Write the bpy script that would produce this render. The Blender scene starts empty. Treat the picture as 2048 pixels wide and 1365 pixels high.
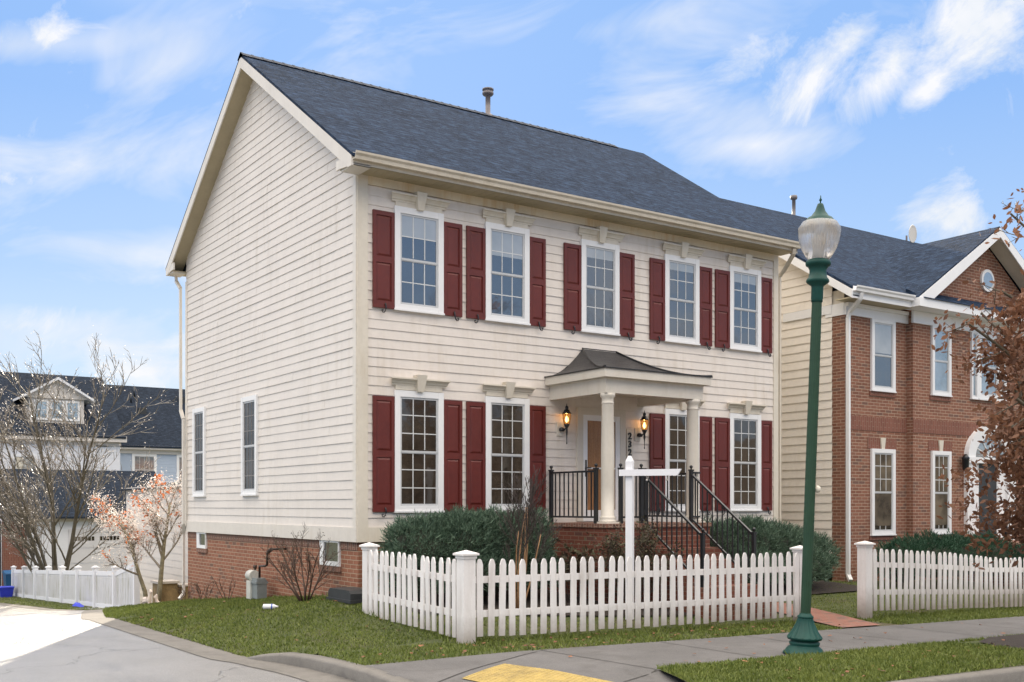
import bpy, bmesh, math, random
import numpy as np
from mathutils import Vector, Matrix, noise
R = math.radians
rnd = random.Random(7)
sc = bpy.context.scene
COL = sc.collection

# ------------------------------------------------------------------ materials
class NT:
    def __init__(s, nt): s.nt = nt; s.n = nt.nodes; s.l = nt.links
    def new(s, t, **k):
        n = s.n.new(t)
        for a, b in k.items(): setattr(n, a, b)
        return n
    def put(s, sock, v):
        if isinstance(v, bpy.types.NodeSocket): s.l.new(v, sock)
        elif isinstance(v, (tuple, list)) and len(v) == 3 and sock.type == 'RGBA': sock.default_value = (*v, 1)
        else: sock.default_value = v
    def math(s, op, a, b=0., c=0., clamp=False):
        n = s.new('ShaderNodeMath', operation=op, use_clamp=clamp)
        s.put(n.inputs[0], a); s.put(n.inputs[1], b); s.put(n.inputs[2], c); return n.outputs[0]
    def mix(s, f, a, b, mode='MIX'):
        n = s.new('ShaderNodeMix', data_type='RGBA', blend_type=mode, clamp_factor=True)
        s.put(n.inputs[0], f); s.put(n.inputs[6], a); s.put(n.inputs[7], b); return n.outputs[2]
    def noise(s, vec, scale, detail=3., rough=.55, dist=0.):
        n = s.new('ShaderNodeTexNoise'); s.put(n.inputs['Vector'], vec)
        n.inputs['Scale'].default_value = scale; n.inputs['Detail'].default_value = detail
        n.inputs['Roughness'].default_value = rough; n.inputs['Distortion'].default_value = dist
        return n.outputs[0]
    def ramp(s, f, lo, hi):
        n = s.new('ShaderNodeMapRange'); s.put(n.inputs[0], f); n.inputs[1].default_value = lo; n.inputs[2].default_value = hi
        return n.outputs[0]
    def mapping(s, vec, loc=(0,0,0), rot=(0,0,0), scale=(1,1,1)):
        n = s.new('ShaderNodeMapping'); s.put(n.inputs[0], vec)
        n.inputs[1].default_value = loc; n.inputs[2].default_value = rot; n.inputs[3].default_value = scale
        return n.outputs[0]

def shift(c, k): return tuple(max(0., min(1., v * k)) for v in c)

def newmat(name):
    m = bpy.data.materials.new(name); m.use_nodes = True
    t = NT(m.node_tree)
    b = [n for n in t.n if n.type == 'BSDF_PRINCIPLED'][0]
    o = [n for n in t.n if n.type == 'OUTPUT_MATERIAL'][0]
    return m, t, b, o

def M(name, col, rough=.6, var=.12, scale=2.5, col2=None, bump=0., bscale=60., metal=0., coat=0., ior=1.5, stretch=(1,1,1), island=0., trans=0., streak=0., strcol=(.2,.17,.12), detail=4.):
    m, t, b, o = newmat(name)
    P = t.new('ShaderNodeNewGeometry').outputs['Position']
    Ps = t.mapping(P, scale=stretch)
    f = t.ramp(t.noise(Ps, scale, detail), .3, .7)
    c = t.mix(f, shift(col, 1-var), col2 if col2 else shift(col, 1+var))
    f2 = t.ramp(t.noise(Ps, scale*9, 2), .3, .7)
    c = t.mix(.35, c, t.mix(f2, shift(col, 1-1.6*var), shift(col, 1+var*1.2)))
    if island:
        rp = t.new('ShaderNodeNewGeometry').outputs['Random Per Island']
        c = t.mix(island, c, t.mix(rp, shift(col, .45), col2 if col2 else shift(col, 1.7)))
    if streak:
        Pk = t.mapping(P, scale=(1,1,.12))
        k = t.ramp(t.noise(Pk, 6, 5, .65), .47, .68)
        k2 = t.ramp(t.noise(P, .9, 2), .35, .65)
        c = t.mix(t.math('MULTIPLY', t.math('MULTIPLY', k, k2), streak), c, strcol)
    t.put(b.inputs['Base Color'], c)
    rr = t.math('ADD', t.math('MULTIPLY', f2, .12), rough - .06, clamp=True)
    t.put(b.inputs['Roughness'], rr)
    b.inputs['Metallic'].default_value = metal; b.inputs['IOR'].default_value = ior
    b.inputs['Coat Weight'].default_value = coat; b.inputs['Coat Roughness'].default_value = .12
    if bump:
        bn = t.new('ShaderNodeBump'); bn.inputs['Strength'].default_value = bump; bn.inputs['Distance'].default_value = .01
        t.put(bn.inputs['Height'], t.noise(Ps, bscale, 4)); t.l.new(bn.outputs[0], b.inputs['Normal'])
    if trans:
        tr = t.new('ShaderNodeBsdfTranslucent'); t.put(tr.inputs[0], c)
        mx = t.new('ShaderNodeMixShader'); mx.inputs[0].default_value = trans
        t.l.new(b.outputs[0], mx.inputs[1]); t.l.new(tr.outputs[0], mx.inputs[2]); t.l.new(mx.outputs[0], o.inputs[0])
    return m

def dirt_base(m, z0, z1, col, amt):
    """soil splashed on the foot of a thing that stands in the ground"""
    t = NT(m.node_tree); b = [n for n in t.n if n.type == 'BSDF_PRINCIPLED'][0]
    P = t.new('ShaderNodeNewGeometry').outputs['Position']; sp = t.new('ShaderNodeSeparateXYZ'); t.put(sp.inputs[0], P)
    src = b.inputs['Base Color'].links[0].from_socket
    hgt = t.math('ADD', sp.outputs[2], t.math('MULTIPLY', t.noise(P, 7, 4, .7), -.25))
    k = t.math('MULTIPLY', t.math('SUBTRACT', 1., t.ramp(hgt, z0, z1)), amt)
    spots = t.math('MULTIPLY', t.ramp(t.noise(P, 34, 4, .7), .66, .74), .55)
    t.put(b.inputs['Base Color'], t.mix(t.math('MAXIMUM', k, spots), src, col))

def brick_mat(name, c1, c2, mortar, dark=(.10,.07,.06), w=.21, h=.0702, ms=.0075, rot=False, darkamt=.9):
    m, t, b, o = newmat(name)
    uv = t.new('ShaderNodeTexCoord').outputs['UV']
    P = t.new('ShaderNodeNewGeometry').outputs['Position']
    vec = t.mapping(uv, rot=(0,0,R(90)) if rot else (0,0,0))
    def bt(a, bb, mm, bias):
        n = t.new('ShaderNodeTexBrick'); t.put(n.inputs['Vector'], vec)
        t.put(n.inputs['Color1'], a); t.put(n.inputs['Color2'], bb); t.put(n.inputs['Mortar'], mm)
        n.inputs['Scale'].default_value = 1; n.inputs['Brick Width'].default_value = w; n.inputs['Row Height'].default_value = h
        n.inputs['Mortar Size'].default_value = ms; n.inputs['Mortar Smooth'].default_value = .25; n.inputs['Bias'].default_value = bias
        n.offset = .5; n.squash = 1; return n
    a = bt((0,0,0), (1,1,1), (.5,.5,.5), 0)
    sep = t.new('ShaderNodeSeparateColor'); t.l.new(a.outputs[0], sep.inputs[0]); q = sep.outputs[0]
    brickc = t.mix(q, c1, c2)
    isdark = t.ramp(q, .9, .93)
    brickc = t.mix(t.math('MULTIPLY', isdark, darkamt), brickc, dark)
    brickc = t.mix(t.math('MULTIPLY', t.ramp(t.noise(P, 1.3, 4), .45, .8), .35), brickc, shift(c1, .55))
    brickc = t.mix(.3, brickc, t.mix(t.noise(P, 45, 3), shift(c1, .5), shift(c2, 1.5)))
    mort = t.mix(t.noise(P, 8, 3), shift(mortar, .7), shift(mortar, 1.2))
    c = t.mix(a.outputs['Fac'], brickc, mort)
    t.put(b.inputs['Base Color'], c); b.inputs['Roughness'].default_value = .85
    bn = t.new('ShaderNodeBump'); bn.inputs['Strength'].default_value = .7; bn.inputs['Distance'].default_value = .008
    hh = t.math('ADD', t.math('SUBTRACT', 1., a.outputs['Fac']), t.math('MULTIPLY', t.noise(P, 90, 3), .3))
    t.put(bn.inputs['Height'], hh); t.l.new(bn.outputs[0], b.inputs['Normal'])
    return m

def shingle_mat(name, c1, c2, w=.32, h=.14):
    m, t, b, o = newmat(name)
    uv = t.new('ShaderNodeTexCoord').outputs['UV']
    P = t.new('ShaderNodeNewGeometry').outputs['Position']
    wob = t.new('ShaderNodeVectorMath', operation='ADD'); t.put(wob.inputs[0], uv)
    sc_ = t.new('ShaderNodeVectorMath', operation='SCALE'); nn = t.new('ShaderNodeTexNoise'); nn.inputs['Scale'].default_value = 2.2
    t.put(nn.inputs['Vector'], uv); t.l.new(nn.outputs['Color'], sc_.inputs[0]); sc_.inputs['Scale'].default_value = .05
    t.l.new(sc_.outputs[0], wob.inputs[1])
    def bt(vec, ww, hh_):
        n = t.new('ShaderNodeTexBrick'); t.put(n.inputs['Vector'], vec)
        t.put(n.inputs['Color1'], (0,0,0)); t.put(n.inputs['Color2'], (1,1,1)); t.put(n.inputs['Mortar'], (0,0,0))
        n.inputs['Scale'].default_value = 1; n.inputs['Brick Width'].default_value = ww; n.inputs['Row Height'].default_value = hh_
        n.inputs['Mortar Size'].default_value = .006; n.inputs['Mortar Smooth'].default_value = .3; n.offset = .37; n.offset_frequency = 2
        return n
    a = bt(wob.outputs[0], w, h)
    a2 = bt(t.mapping(wob.outputs[0], loc=(.13, .0, 0)), w*.43, h)
    s1 = t.new('ShaderNodeSeparateColor'); t.l.new(a.outputs[0], s1.inputs[0])
    s2 = t.new('ShaderNodeSeparateColor'); t.l.new(a2.outputs[0], s2.inputs[0])
    q = t.math('MULTIPLY', t.math('ADD', s1.outputs[0], s2.outputs[0]), .5)
    c = t.mix(q, c1, c2)
    c = t.mix(.35, c, t.mix(t.noise(P, 120, 2), shift(c1, .4), shift(c2, 1.7)))
    c = t.mix(t.math('MULTIPLY', t.ramp(t.noise(P, .7, 4), .4, .75), .35), c, shift(c1, .7))
    c = t.mix(t.math('MULTIPLY', a.outputs['Fac'], .7), c, shift(c1, .35))
    c = t.mix(t.math('MULTIPLY', t.ramp(t.noise(t.mapping(uv, scale=(2.2,7,1)), 1.6, 4, .7), .50, .66), .75), c, shift(c2, 1.9))
    t.put(b.inputs['Base Color'], c); b.inputs['Roughness'].default_value = .85; b.inputs['Specular IOR Level'].default_value = .12
    bn = t.new('ShaderNodeBump'); bn.inputs['Strength'].default_value = 1.; bn.inputs['Distance'].default_value = .02
    t.put(bn.inputs['Height'], t.math('ADD', t.math('SUBTRACT', q, a.outputs['Fac']), t.math('MULTIPLY', t.noise(P, 60, 3), .6)))
    t.l.new(bn.outputs[0], b.inputs['Normal'])
    return m

def glass_mat(name, base, rough=.05, ior=2.1, wav=.10, col2=None):
    m, t, b, o = newmat(name)
    P = t.new('ShaderNodeNewGeometry').outputs['Position']
    t.put(b.inputs['Base Color'], t.mix(t.ramp(t.noise(P, 1.8, 3), .35, .65), base, col2 or shift(base, 1.6)))
    b.inputs['Roughness'].default_value = rough; b.inputs['IOR'].default_value = ior
    bn = t.new('ShaderNodeBump'); bn.inputs['Strength'].default_value = wav; bn.inputs['Distance'].default_value = .02
    t.put(bn.inputs['Height'], t.noise(P, 2.2, 2)); t.l.new(bn.outputs[0], b.inputs['Normal'])
    return m

MT = {}
MT['siding'] = M('cream_siding', (.71,.65,.59), .55, .05, 1.2, streak=.35, strcol=(.42,.33,.2), bump=.1, bscale=25)
MT['siding_side'] = M('cream_side_siding', (.70,.655,.605), .55, .05, 1.2, streak=.28, strcol=(.42,.36,.27), bump=.1, bscale=25)
MT['trim'] = M('cream_trim', (.66,.605,.51), .5, .06, 2., streak=.3, strcol=(.42,.3,.14))
MT['trim_side'] = M('cream_corner_trim', (.68,.64,.58), .5, .06, 2., streak=.2, strcol=(.42,.34,.22))
MT['soffit'] = M('tan_soffit', (.42,.36,.24), .6, .08, 3)
MT['gutter'] = M('beige_gutter', (.62,.56,.46), .4, .07, 3, streak=.3, strcol=(.35,.25,.12))
MT['frieze'] = M('stained_frieze', (.66,.58,.44), .55, .05, 1.5, streak=.85, strcol=(.5,.3,.08))
MT['white'] = M('white_window_vinyl', (.80,.80,.80), .4, .03, 3)
MT['sash'] = M('grey_window_sash', (.52,.53,.54), .4, .05, 3)
MT['muntin'] = M('white_muntin', (.62,.63,.63), .4, .04, 3)
MT['glass'] = glass_mat('sky_reflecting_glass', (.012,.016,.022), .04, 2.7, .12)
MT['glass_low'] = glass_mat('dark_window_glass', (.022,.017,.013), .05, 1.9, .12, (.05,.04,.03))
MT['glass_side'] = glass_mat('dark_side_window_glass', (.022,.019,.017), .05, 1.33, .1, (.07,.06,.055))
MT['blind'] = glass_mat('blind_behind_glass', (.30,.33,.35), .08, 2.2, .05, (.38,.4,.42))
MT['curtain'] = glass_mat('curtain_behind_glass', (.03,.028,.024), .08, 1.7, .12, (.17,.14,.10))
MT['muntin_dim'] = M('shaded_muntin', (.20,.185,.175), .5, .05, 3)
MT['shutter'] = M('burgundy_shutter_paint', (.115,.014,.009), .48, .16, 1.6, streak=.25, strcol=(.17,.035,.03))
MT['black'] = M('black_iron', (.012,.014,.017), .35, .15, 6, coat=.2)
MT['brick'] = brick_mat('orange_foundation_brick', (.225,.086,.048), (.33,.14,.082), (.42,.30,.21), (.09,.068,.058))
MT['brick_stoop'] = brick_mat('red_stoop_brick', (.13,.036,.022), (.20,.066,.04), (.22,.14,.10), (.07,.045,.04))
MT['brick_soldier'] = brick_mat('soldier_brick', (.15,.075,.055), (.26,.12,.08), (.34,.25,.19), rot=True, w=.21)
MT['brick_nb'] = brick_mat('brown_red_brick', (.165,.066,.040), (.29,.125,.078), (.43,.31,.225), (.10,.07,.06))
MT['brick_nbs'] = brick_mat('red_soldier_brick', (.165,.058,.038), (.24,.088,.058), (.27,.17,.125), rot=True, darkamt=.1)
MT['roof'] = shingle_mat('charcoal_shingles', (.003,.009,.022), (.026,.046,.086))
MT['roof_far'] = shingle_mat('dark_far_shingles', (.007,.012,.022), (.022,.032,.05))
MT['ridge'] = M('ridge_cap_shingles', (.03,.04,.06), .8, .2, 8)
MT['metal_roof'] = M('near_black_roof_metal', (.014,.014,.016), .45, .3, 4, streak=.5, strcol=(.05,.048,.045))
MT['pipe'] = M('painted_vent_pipe', (.17,.15,.15), .5, .1, 8)
MT['wood_door'] = M('stained_wood_door', (.33,.16,.065), .3, .25, 6, stretch=(6,6,.5), coat=.5)
MT['porch_trim'] = M('porch_cream_paint', (.64,.595,.52), .5, .05, 2, streak=.2, strcol=(.4,.32,.2))
MT['fence'] = M('white_fence_paint', (.79,.765,.755), .55, .05, 3, streak=.45, strcol=(.42,.36,.32), bump=.15, bscale=40)
dirt_base(MT['fence'], -.2, .24, (.22,.17,.13), .8)
MT['post_white'] = M('clean_white_paint', (.80,.80,.83), .45, .03, 3)
MT['vinyl'] = M('vinyl_fence_panel', (.60,.60,.61), .4, .05, 2, streak=1., strcol=(.25,.24,.12))
MT['green'] = M('dark_green_paint', (.006,.055,.045), .5, .25, 7, ior=1.35, streak=.2, strcol=(.03,.07,.06))
MT['greenshaft'] = M('olive_green_shaft_paint', (.020,.055,.030), .45, .15, 7, ior=1.4)
MT['concrete'] = M('grey_sidewalk', (.098,.095,.095), .8, .16, 1.1, bump=.25, bscale=120, col2=(.145,.14,.14))
def pavement(m, amt=.5):
    t = NT(m.node_tree); b = [n for n in t.n if n.type == 'BSDF_PRINCIPLED'][0]; src = b.inputs['Base Color'].links[0].from_socket
    P = t.new('ShaderNodeNewGeometry').outputs['Position']
    c = t.mix(t.math('MULTIPLY', t.ramp(t.noise(P, 140, 2, .6), .55, .7), amt), src, (.30,.29,.27))
    c = t.mix(t.math('MULTIPLY', t.ramp(t.noise(P, 190, 2, .6), .56, .7), amt), c, (.02,.02,.02))
    c = t.mix(t.math('MULTIPLY', t.ramp(t.noise(P, 2.3, 6, .7, 1.), .5, .68), .4), c, (.05,.045,.04))
    t.put(b.inputs['Base Color'], c)
pavement(MT['concrete'])
MT['curb'] = M('curb_concrete', (.16,.15,.135), .75, .18, 1.5, bump=.25, bscale=90, streak=.4, strcol=(.11,.1,.09))
MT['joint'] = M('joint_dirt', (.045,.042,.038), .9, .3, 10)
pavement(MT['curb'], .4)
MT['yellow'] = M('worn_yellow_paving', (.40,.29,.085), .8, .3, 6, bump=.6, bscale=60, streak=0)
pavement(MT['yellow'], .35)
MT['meter'] = M('grey_meter_paint', (.20,.22,.22), .5, .15, 8)
MT['meter_light'] = M('light_grey_meter_dial', (.55,.55,.5), .5, .15, 8)
MT['rust'] = M('dark_rusty_pipe', (.05,.032,.025), .6, .4, 12)
MT['plastic_dark'] = M('black_plastic', (.03,.032,.034), .5, .2, 5)
MT['bottle'] = M('white_plastic_bottle', (.75,.76,.78), .3, .05, 30)
MT['bluecap'] = M('blue_plastic', (.03,.09,.42), .35, .15, 5)
MT['bin'] = M('blue_bin_plastic', (.012,.085,.21), .4, .15, 4)
MT['bluebox'] = M('bright_blue_bin', (.03,.05,.55), .45, .1, 4)
MT['stone'] = M('tan_garden_wall_stone', (.22,.155,.075), .85, .4, 5, bump=.7, bscale=18)
MT['stonecap'] = M('pale_cap_stone', (.50,.46,.42), .8, .2, 6)
MT['statue'] = M('off_white_statue', (.72,.62,.55), .6, .1, 8)
MT['white_far'] = M('white_far_siding', (.72,.73,.76), .6, .04, 2)
MT['blue_far'] = M('pale_blue_siding', (.40,.47,.57), .6, .05, 2)
MT['cream_far'] = M('cream_garage_siding', (.62,.58,.54), .6, .04, 2)
MT['garage_door'] = M('off_white_garage_door', (.62,.61,.62), .5, .04, 2)
MT['bark'] = M('olive_bark', (.085,.07,.045), .55, .35, 9, bump=.6, bscale=30, stretch=(1,1,.3))
MT['twig'] = M('glossy_twig_bark', (.20,.165,.12), .25, .3, 12, coat=.8)
MT['bark_light'] = M('lichen_spotted_bark', (.22,.19,.12), .6, .5, 14, bump=.5)
MT['shrubtwig'] = M('brown_shrub_twigs', (.085,.05,.035), .7, .3, 9)
MT['crape'] = M('tan_peeling_bark', (.34,.19,.09), .6, .3, 8)
MT['darktwig'] = M('dark_thin_twigs', (.06,.045,.04), .7, .3, 9)
MT['oakleaf'] = M('brown_oak_leaves', (.18,.075,.042), .6, .25, 3, island=.65, col2=(.32,.16,.09), trans=.35)
MT['orangeleaf'] = M('orange_leaves', (.55,.17,.05), .5, .2, 3, island=.5, trans=.5)
MT['glintflake'] = M('pale_glint_flakes', (.86,.78,.72), .35, .12, 3, island=.3, trans=.5)  # pale flakes standing in for sun glints on the twigs
MT['roseleaf'] = M('dried_rose_leaves', (.085,.045,.028), .7, .3, 5, island=.7, col2=(.10,.10,.05), trans=.15)
MT['juniper'] = M('blue_green_juniper', (.060,.112,.070), .7, .35, 2.8, island=.65, col2=(.16,.25,.165), trans=.1)
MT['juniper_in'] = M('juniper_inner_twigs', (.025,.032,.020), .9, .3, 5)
MT['hedge'] = M('deep_green_hedge', (.028,.095,.052), .7, .25, 2.2, island=.5, col2=(.05,.12,.065), trans=.1)
MT['grassblade'] = M('green_grass_blades', (.098,.165,.018), .65, .45, .9, island=.6, col2=(.24,.27,.06), trans=.25)
MT['leaf_litter'] = M('fallen_brown_leaves', (.16,.06,.03), .7, .3, 5, island=.7, col2=(.34,.14,.06))
MT['mulch'] = M('dark_mulch', (.03,.022,.017), .95, .4, 12, bump=1., bscale=50)
MT['ground'] = M('far_ground', (.09,.1,.05), .95, .25, .2)
MT['path'] = brick_mat('brick_path', (.20,.075,.05), (.28,.12,.085), (.2,.16,.13), w=.2, h=.1)
MT['wood_far'] = M('far_winter_wood', (.10,.075,.055), .9, .3, .5)

def soil():
    m, t, b, o = newmat('lawn_soil')
    P = t.new('ShaderNodeNewGeometry').outputs['Position']
    c = t.mix(t.ramp(t.noise(P, 3.5, 5), .35, .65), (.045,.075,.012), (.085,.11,.022))
    c = t.mix(t.ramp(t.noise(P, .8, 4), .5, .68), c, (.10,.075,.045))
    c = t.mix(.5, c, t.mix(t.noise(P, 60, 4), (.01,.015,.005), (.13,.13,.05)))
    t.put(b.inputs['Base Color'], c); b.inputs['Roughness'].default_value = .95
    bn = t.new('ShaderNodeBump'); bn.inputs['Strength'].default_value = 1; bn.inputs['Distance'].default_value = .03
    t.put(bn.inputs['Height'], t.noise(P, 40, 5)); t.l.new(bn.outputs[0], b.inputs['Normal'])
    return m
MT['lawn'] = soil()

def asphalt():
    m, t, b, o = newmat('damp_asphalt')
    P = t.new('ShaderNodeNewGeometry').outputs['Position']
    c = t.mix(t.ramp(t.noise(P, .8, 5), .3, .7), (.07,.069,.068), (.16,.157,.153))
    c = t.mix(.6, c, t.mix(t.ramp(t.noise(P, 110, 2, .7), .38, .62), (.03,.03,.03), (.34,.33,.32)))
    c = t.mix(t.math('MULTIPLY', t.ramp(t.noise(t.mapping(P, scale=(1,.35,1)), 1.1, 6, .7), .5, .65), .35), c, (.04,.04,.042))
    cr = t.new('ShaderNodeTexVoronoi', feature='DISTANCE_TO_EDGE'); wv = t.new('ShaderNodeVectorMath', operation='ADD')
    t.put(wv.inputs[0], P); n3 = t.new('ShaderNodeTexNoise'); t.put(n3.inputs['Vector'], P); n3.inputs['Scale'].default_value = 1.2; n3.inputs['Detail'].default_value = 5
    s3 = t.new('ShaderNodeVectorMath', operation='SCALE'); t.l.new(n3.outputs['Color'], s3.inputs[0]); s3.inputs['Scale'].default_value = 1.6
    t.l.new(s3.outputs[0], wv.inputs[1]); t.l.new(wv.outputs[0], cr.inputs['Vector']); cr.inputs['Scale'].default_value = .32
    crack = t.math('SUBTRACT', 1., t.ramp(cr.outputs['Distance'], .0, .010))
    c = t.mix(t.math('MULTIPLY', crack, .8), c, (.03,.03,.03))
    t.put(b.inputs['Base Color'], c)
    b.inputs['Coat Weight'].default_value = 1.; b.inputs['Coat Roughness'].default_value = .45; b.inputs['Coat IOR'].default_value = 1.6
    t.put(b.inputs['Roughness'], t.math('ADD', .35, t.math('MULTIPLY', t.ramp(t.noise(P, 1.1, 4), .3, .7), .22)))
    bn = t.new('ShaderNodeBump'); bn.inputs['Strength'].default_value = .7; bn.inputs['Distance'].default_value = .01
    t.put(bn.inputs['Height'], t.math('SUBTRACT', t.noise(P, 170, 3), t.math('MULTIPLY', crack, 1.5))); t.l.new(bn.outputs[0], b.inputs['Normal']); t.l.new(bn.outputs[0], b.inputs['Coat Normal'])
    return m
MT['asphalt'] = asphalt()

def globe_mat():
    m, t, b, o = newmat('ribbed_lamp_glass')
    P = t.new('ShaderNodeTexCoord').outputs['Object']
    sp = t.new('ShaderNodeSeparateXYZ'); t.put(sp.inputs[0], P)
    ang = t.math('ARCTAN2', sp.outputs[1], sp.outputs[0])
    rib = t.math('SINE', t.math('MULTIPLY', ang, 48.))
    up = t.ramp(sp.outputs[2], 4.72, 4.80)
    bn = t.new('ShaderNodeBump'); bn.inputs['Strength'].default_value = .35; bn.inputs['Distance'].default_value = .01
    t.put(bn.inputs['Height'], t.math('MULTIPLY', rib, up)); t.l.new(bn.outputs[0], b.inputs['Normal'])
    c = t.mix(t.ramp(t.noise(P, 4, 3), .35, .7), (.80,.80,.82), (.68,.60,.50))
    t.put(b.inputs['Base Color'], c)
    b.inputs['Roughness'].default_value = .12; b.inputs['Transmission Weight'].default_value = .55; b.inputs['IOR'].default_value = 1.3
    return m
MT['globe'] = globe_mat()

def emis(name, col, s):
    m, t, b, o = newmat(name)
    b.inputs['Base Color'].default_value = (*col, 1); b.inputs['Emission Color'].default_value = (*col, 1); b.inputs['Emission Strength'].default_value = s
    return m
MT['bulb'] = emis('warm_bulb', (1,.66,.30), 14)
def amber():
    m, t, b, o = newmat('amber_lantern_glass')
    e = t.new('ShaderNodeEmission'); e.inputs[0].default_value = (1,.42,.12,1); e.inputs[1].default_value = .55
    tr = t.new('ShaderNodeBsdfTransparent'); tr.inputs[0].default_value = (1,.8,.5,1)
    x = t.new('ShaderNodeMixShader'); x.inputs[0].default_value = .5; t.l.new(tr.outputs[0], x.inputs[1]); t.l.new(e.outputs[0], x.inputs[2]); t.l.new(x.outputs[0], o.inputs[0])
    return m
MT['amber'] = amber()
MT['redlight'] = emis('red_signal', (1,.08,.02), 2)

# ------------------------------------------------------------------ mesh builder
FR = lambda x0=0., y0=0.: (lambda p: Vector((x0+p[0], y0-p[1], p[2])))     # (along, out, up) on a wall facing -y
SD = lambda x0=0., y0=0.: (lambda p: Vector((x0-p[1], y0-p[0], p[2])))     # on a wall facing -x
IDT = lambda p: Vector(p)

class MB:
    def __init__(s, T=None):
        s.v = []; s.f = []; s.mi = []; s.sm = []; s.T = T or IDT
    def pts(s, ps):
        n = len(s.v); s.v += [s.T(p) for p in ps]; return n
    def face(s, idx, mi=0, sm=False): s.f.append(tuple(idx)); s.mi.append(mi); s.sm.append(sm)
    def poly(s, ps, mi=0): n = s.pts(ps); s.face(range(n, n+len(ps)), mi)
    def box(s, a0, a1, b0, b1, c0, c1, mi=0, taper=0.):
        t = taper
        n = s.pts([(a0,b0,c0),(a1,b0,c0),(a1,b1,c0),(a0,b1,c0),(a0+t,b0+t,c1),(a1-t,b0+t,c1),(a1-t,b1-t,c1),(a0+t,b1-t,c1)])
        for q in ((0,3,2,1),(4,5,6,7),(0,1,5,4),(1,2,6,5),(2,3,7,6),(3,0,4,7)): s.face([n+i for i in q], mi)
        return s
    def prism(s, poly, axis, a, b, mi=0):
        """poly: 2-D points in the plane of the other two axes; extruded along axis from a to b"""
        def mk(p, h):
            return (h, p[0], p[1]) if axis == 0 else ((p[0], h, p[1]) if axis == 1 else (p[0], p[1], h))
        k = len(poly); n = s.pts([mk(p, a) for p in poly] + [mk(p, b) for p in poly])
        s.face([n+i for i in range(k)][::-1], mi); s.face([n+k+i for i in range(k)], mi)
        for i in range(k): j = (i+1) % k; s.face((n+i, n+j, n+k+j, n+k+i), mi)
        return s
    def tube(s, ps, rs, n=6, mi=0, sm=True, cap=True):
        ps = [Vector(p) for p in ps]
        if not isinstance(rs, (list, tuple)): rs = [rs]*len(ps)
        rings = []
        for i, p in enumerate(ps):
            d = (ps[min(i+1, len(ps)-1)] - ps[max(i-1, 0)])
            if d.length < 1e-9: d = Vector((0,0,1))
            d.normalize()
            a = d.cross(Vector((0,0,1)) if abs(d.z) < .95 else Vector((1,0,0))).normalized(); b = d.cross(a)
            rings.append(s.pts([tuple(p + (a*math.cos(2*math.pi*k/n) + b*math.sin(2*math.pi*k/n))*rs[i]) for k in range(n)]))
        for i in range(len(ps)-1):
            for k in range(n):
                k2 = (k+1) % n; s.face((rings[i]+k, rings[i]+k2, rings[i+1]+k2, rings[i+1]+k), mi, sm)
        if cap: s.face([rings[0]+k for k in range(n)][::-1], mi); s.face([rings[-1]+k for k in range(n)], mi)
        return s
    def lathe(s, prof, c=(0,0,0), n=24, mi=0, sm=True, flute=0., nf=0, cap=True):
        rings = []
        for r, z in prof:
            pp = []
            for k in range(n):
                a = 2*math.pi*k/n; rr = r*(1 + (flute*math.cos(nf*a) if nf else 0)); pp.append((c[0]+rr*math.cos(a), c[1]+rr*math.sin(a), c[2]+z))
            rings.append(s.pts(pp))
        for i in range(len(prof)-1):
            for k in range(n):
                k2 = (k+1) % n; s.face((rings[i]+k, rings[i]+k2, rings[i+1]+k2, rings[i+1]+k), mi, sm)
        if cap: s.face([rings[0]+k for k in range(n)][::-1], mi); s.face([rings[-1]+k for k in range(n)], mi)
        return s
    def bar(s, p0, p1, w, h=None, mi=0):
        p0, p1 = Vector(p0), Vector(p1); h = h or w; d = (p1-p0).normalized()
        a = d.cross(Vector((0,0,1)) if abs(d.z) < .95 else Vector((1,0,0))).normalized(); b = d.cross(a)
        n = s.pts([tuple(p + a*sx*w/2 + b*sy*h/2) for p in (p0, p1) for sx, sy in ((-1,-1),(1,-1),(1,1),(-1,1))])
        for q in ((3,2,1,0),(4,5,6,7),(0,1,5,4),(1,2,6,5),(2,3,7,6),(3,0,4,7)): s.face([n+i for i in q], mi)
        return s
    def build(s, name, mats, parent=None, origin=None, fix=True):
        if not isinstance(mats, (list, tuple)): mats = [mats]
        me = bpy.data.meshes.new(name)
        off = Vector(origin) if origin else Vector((0,0,0))
        me.from_pydata([tuple(v-off) for v in s.v], [], s.f)
        for m in mats: me.materials.append(MT[m] if isinstance(m, str) else m)
        me.polygons.foreach_set('material_index', s.mi); me.polygons.foreach_set('use_smooth', s.sm)
        me.update()
        if fix and len(s.f) < 60000:
            bm = bmesh.new(); bm.from_mesh(me); bmesh.ops.recalc_face_normals(bm, faces=bm.faces[:]); bm.to_mesh(me); bm.free()
        if len(s.f) < 20000:
            uv = me.uv_layers.new(name='UVMap').data
            for p in me.polygons:
                nn = p.normal
                if abs(nn.z) > .95: t_, b_ = Vector((1,0,0)), Vector((0,1,0))
                else:
                    t_ = Vector((-nn.y, nn.x, 0)).normalized(); b_ = nn.cross(t_)
                for li in p.loop_indices:
                    co = me.vertices[me.loops[li].vertex_index].co + off
                    uv[li].uv = (co.dot(t_), co.dot(b_))
        o = bpy.data.objects.new(name, me); COL.objects.link(o); o.location = off
        if parent: o.parent = parent; o.matrix_parent_inverse = Matrix.Translation(-parent_world(parent))
        return o

def parent_world(p):
    v = Vector(p.location)
    q = p.parent
    if q is not None:
        # a child's parent_inverse cancels the parent's offset: location is already in world terms
        return v
    return v

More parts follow.
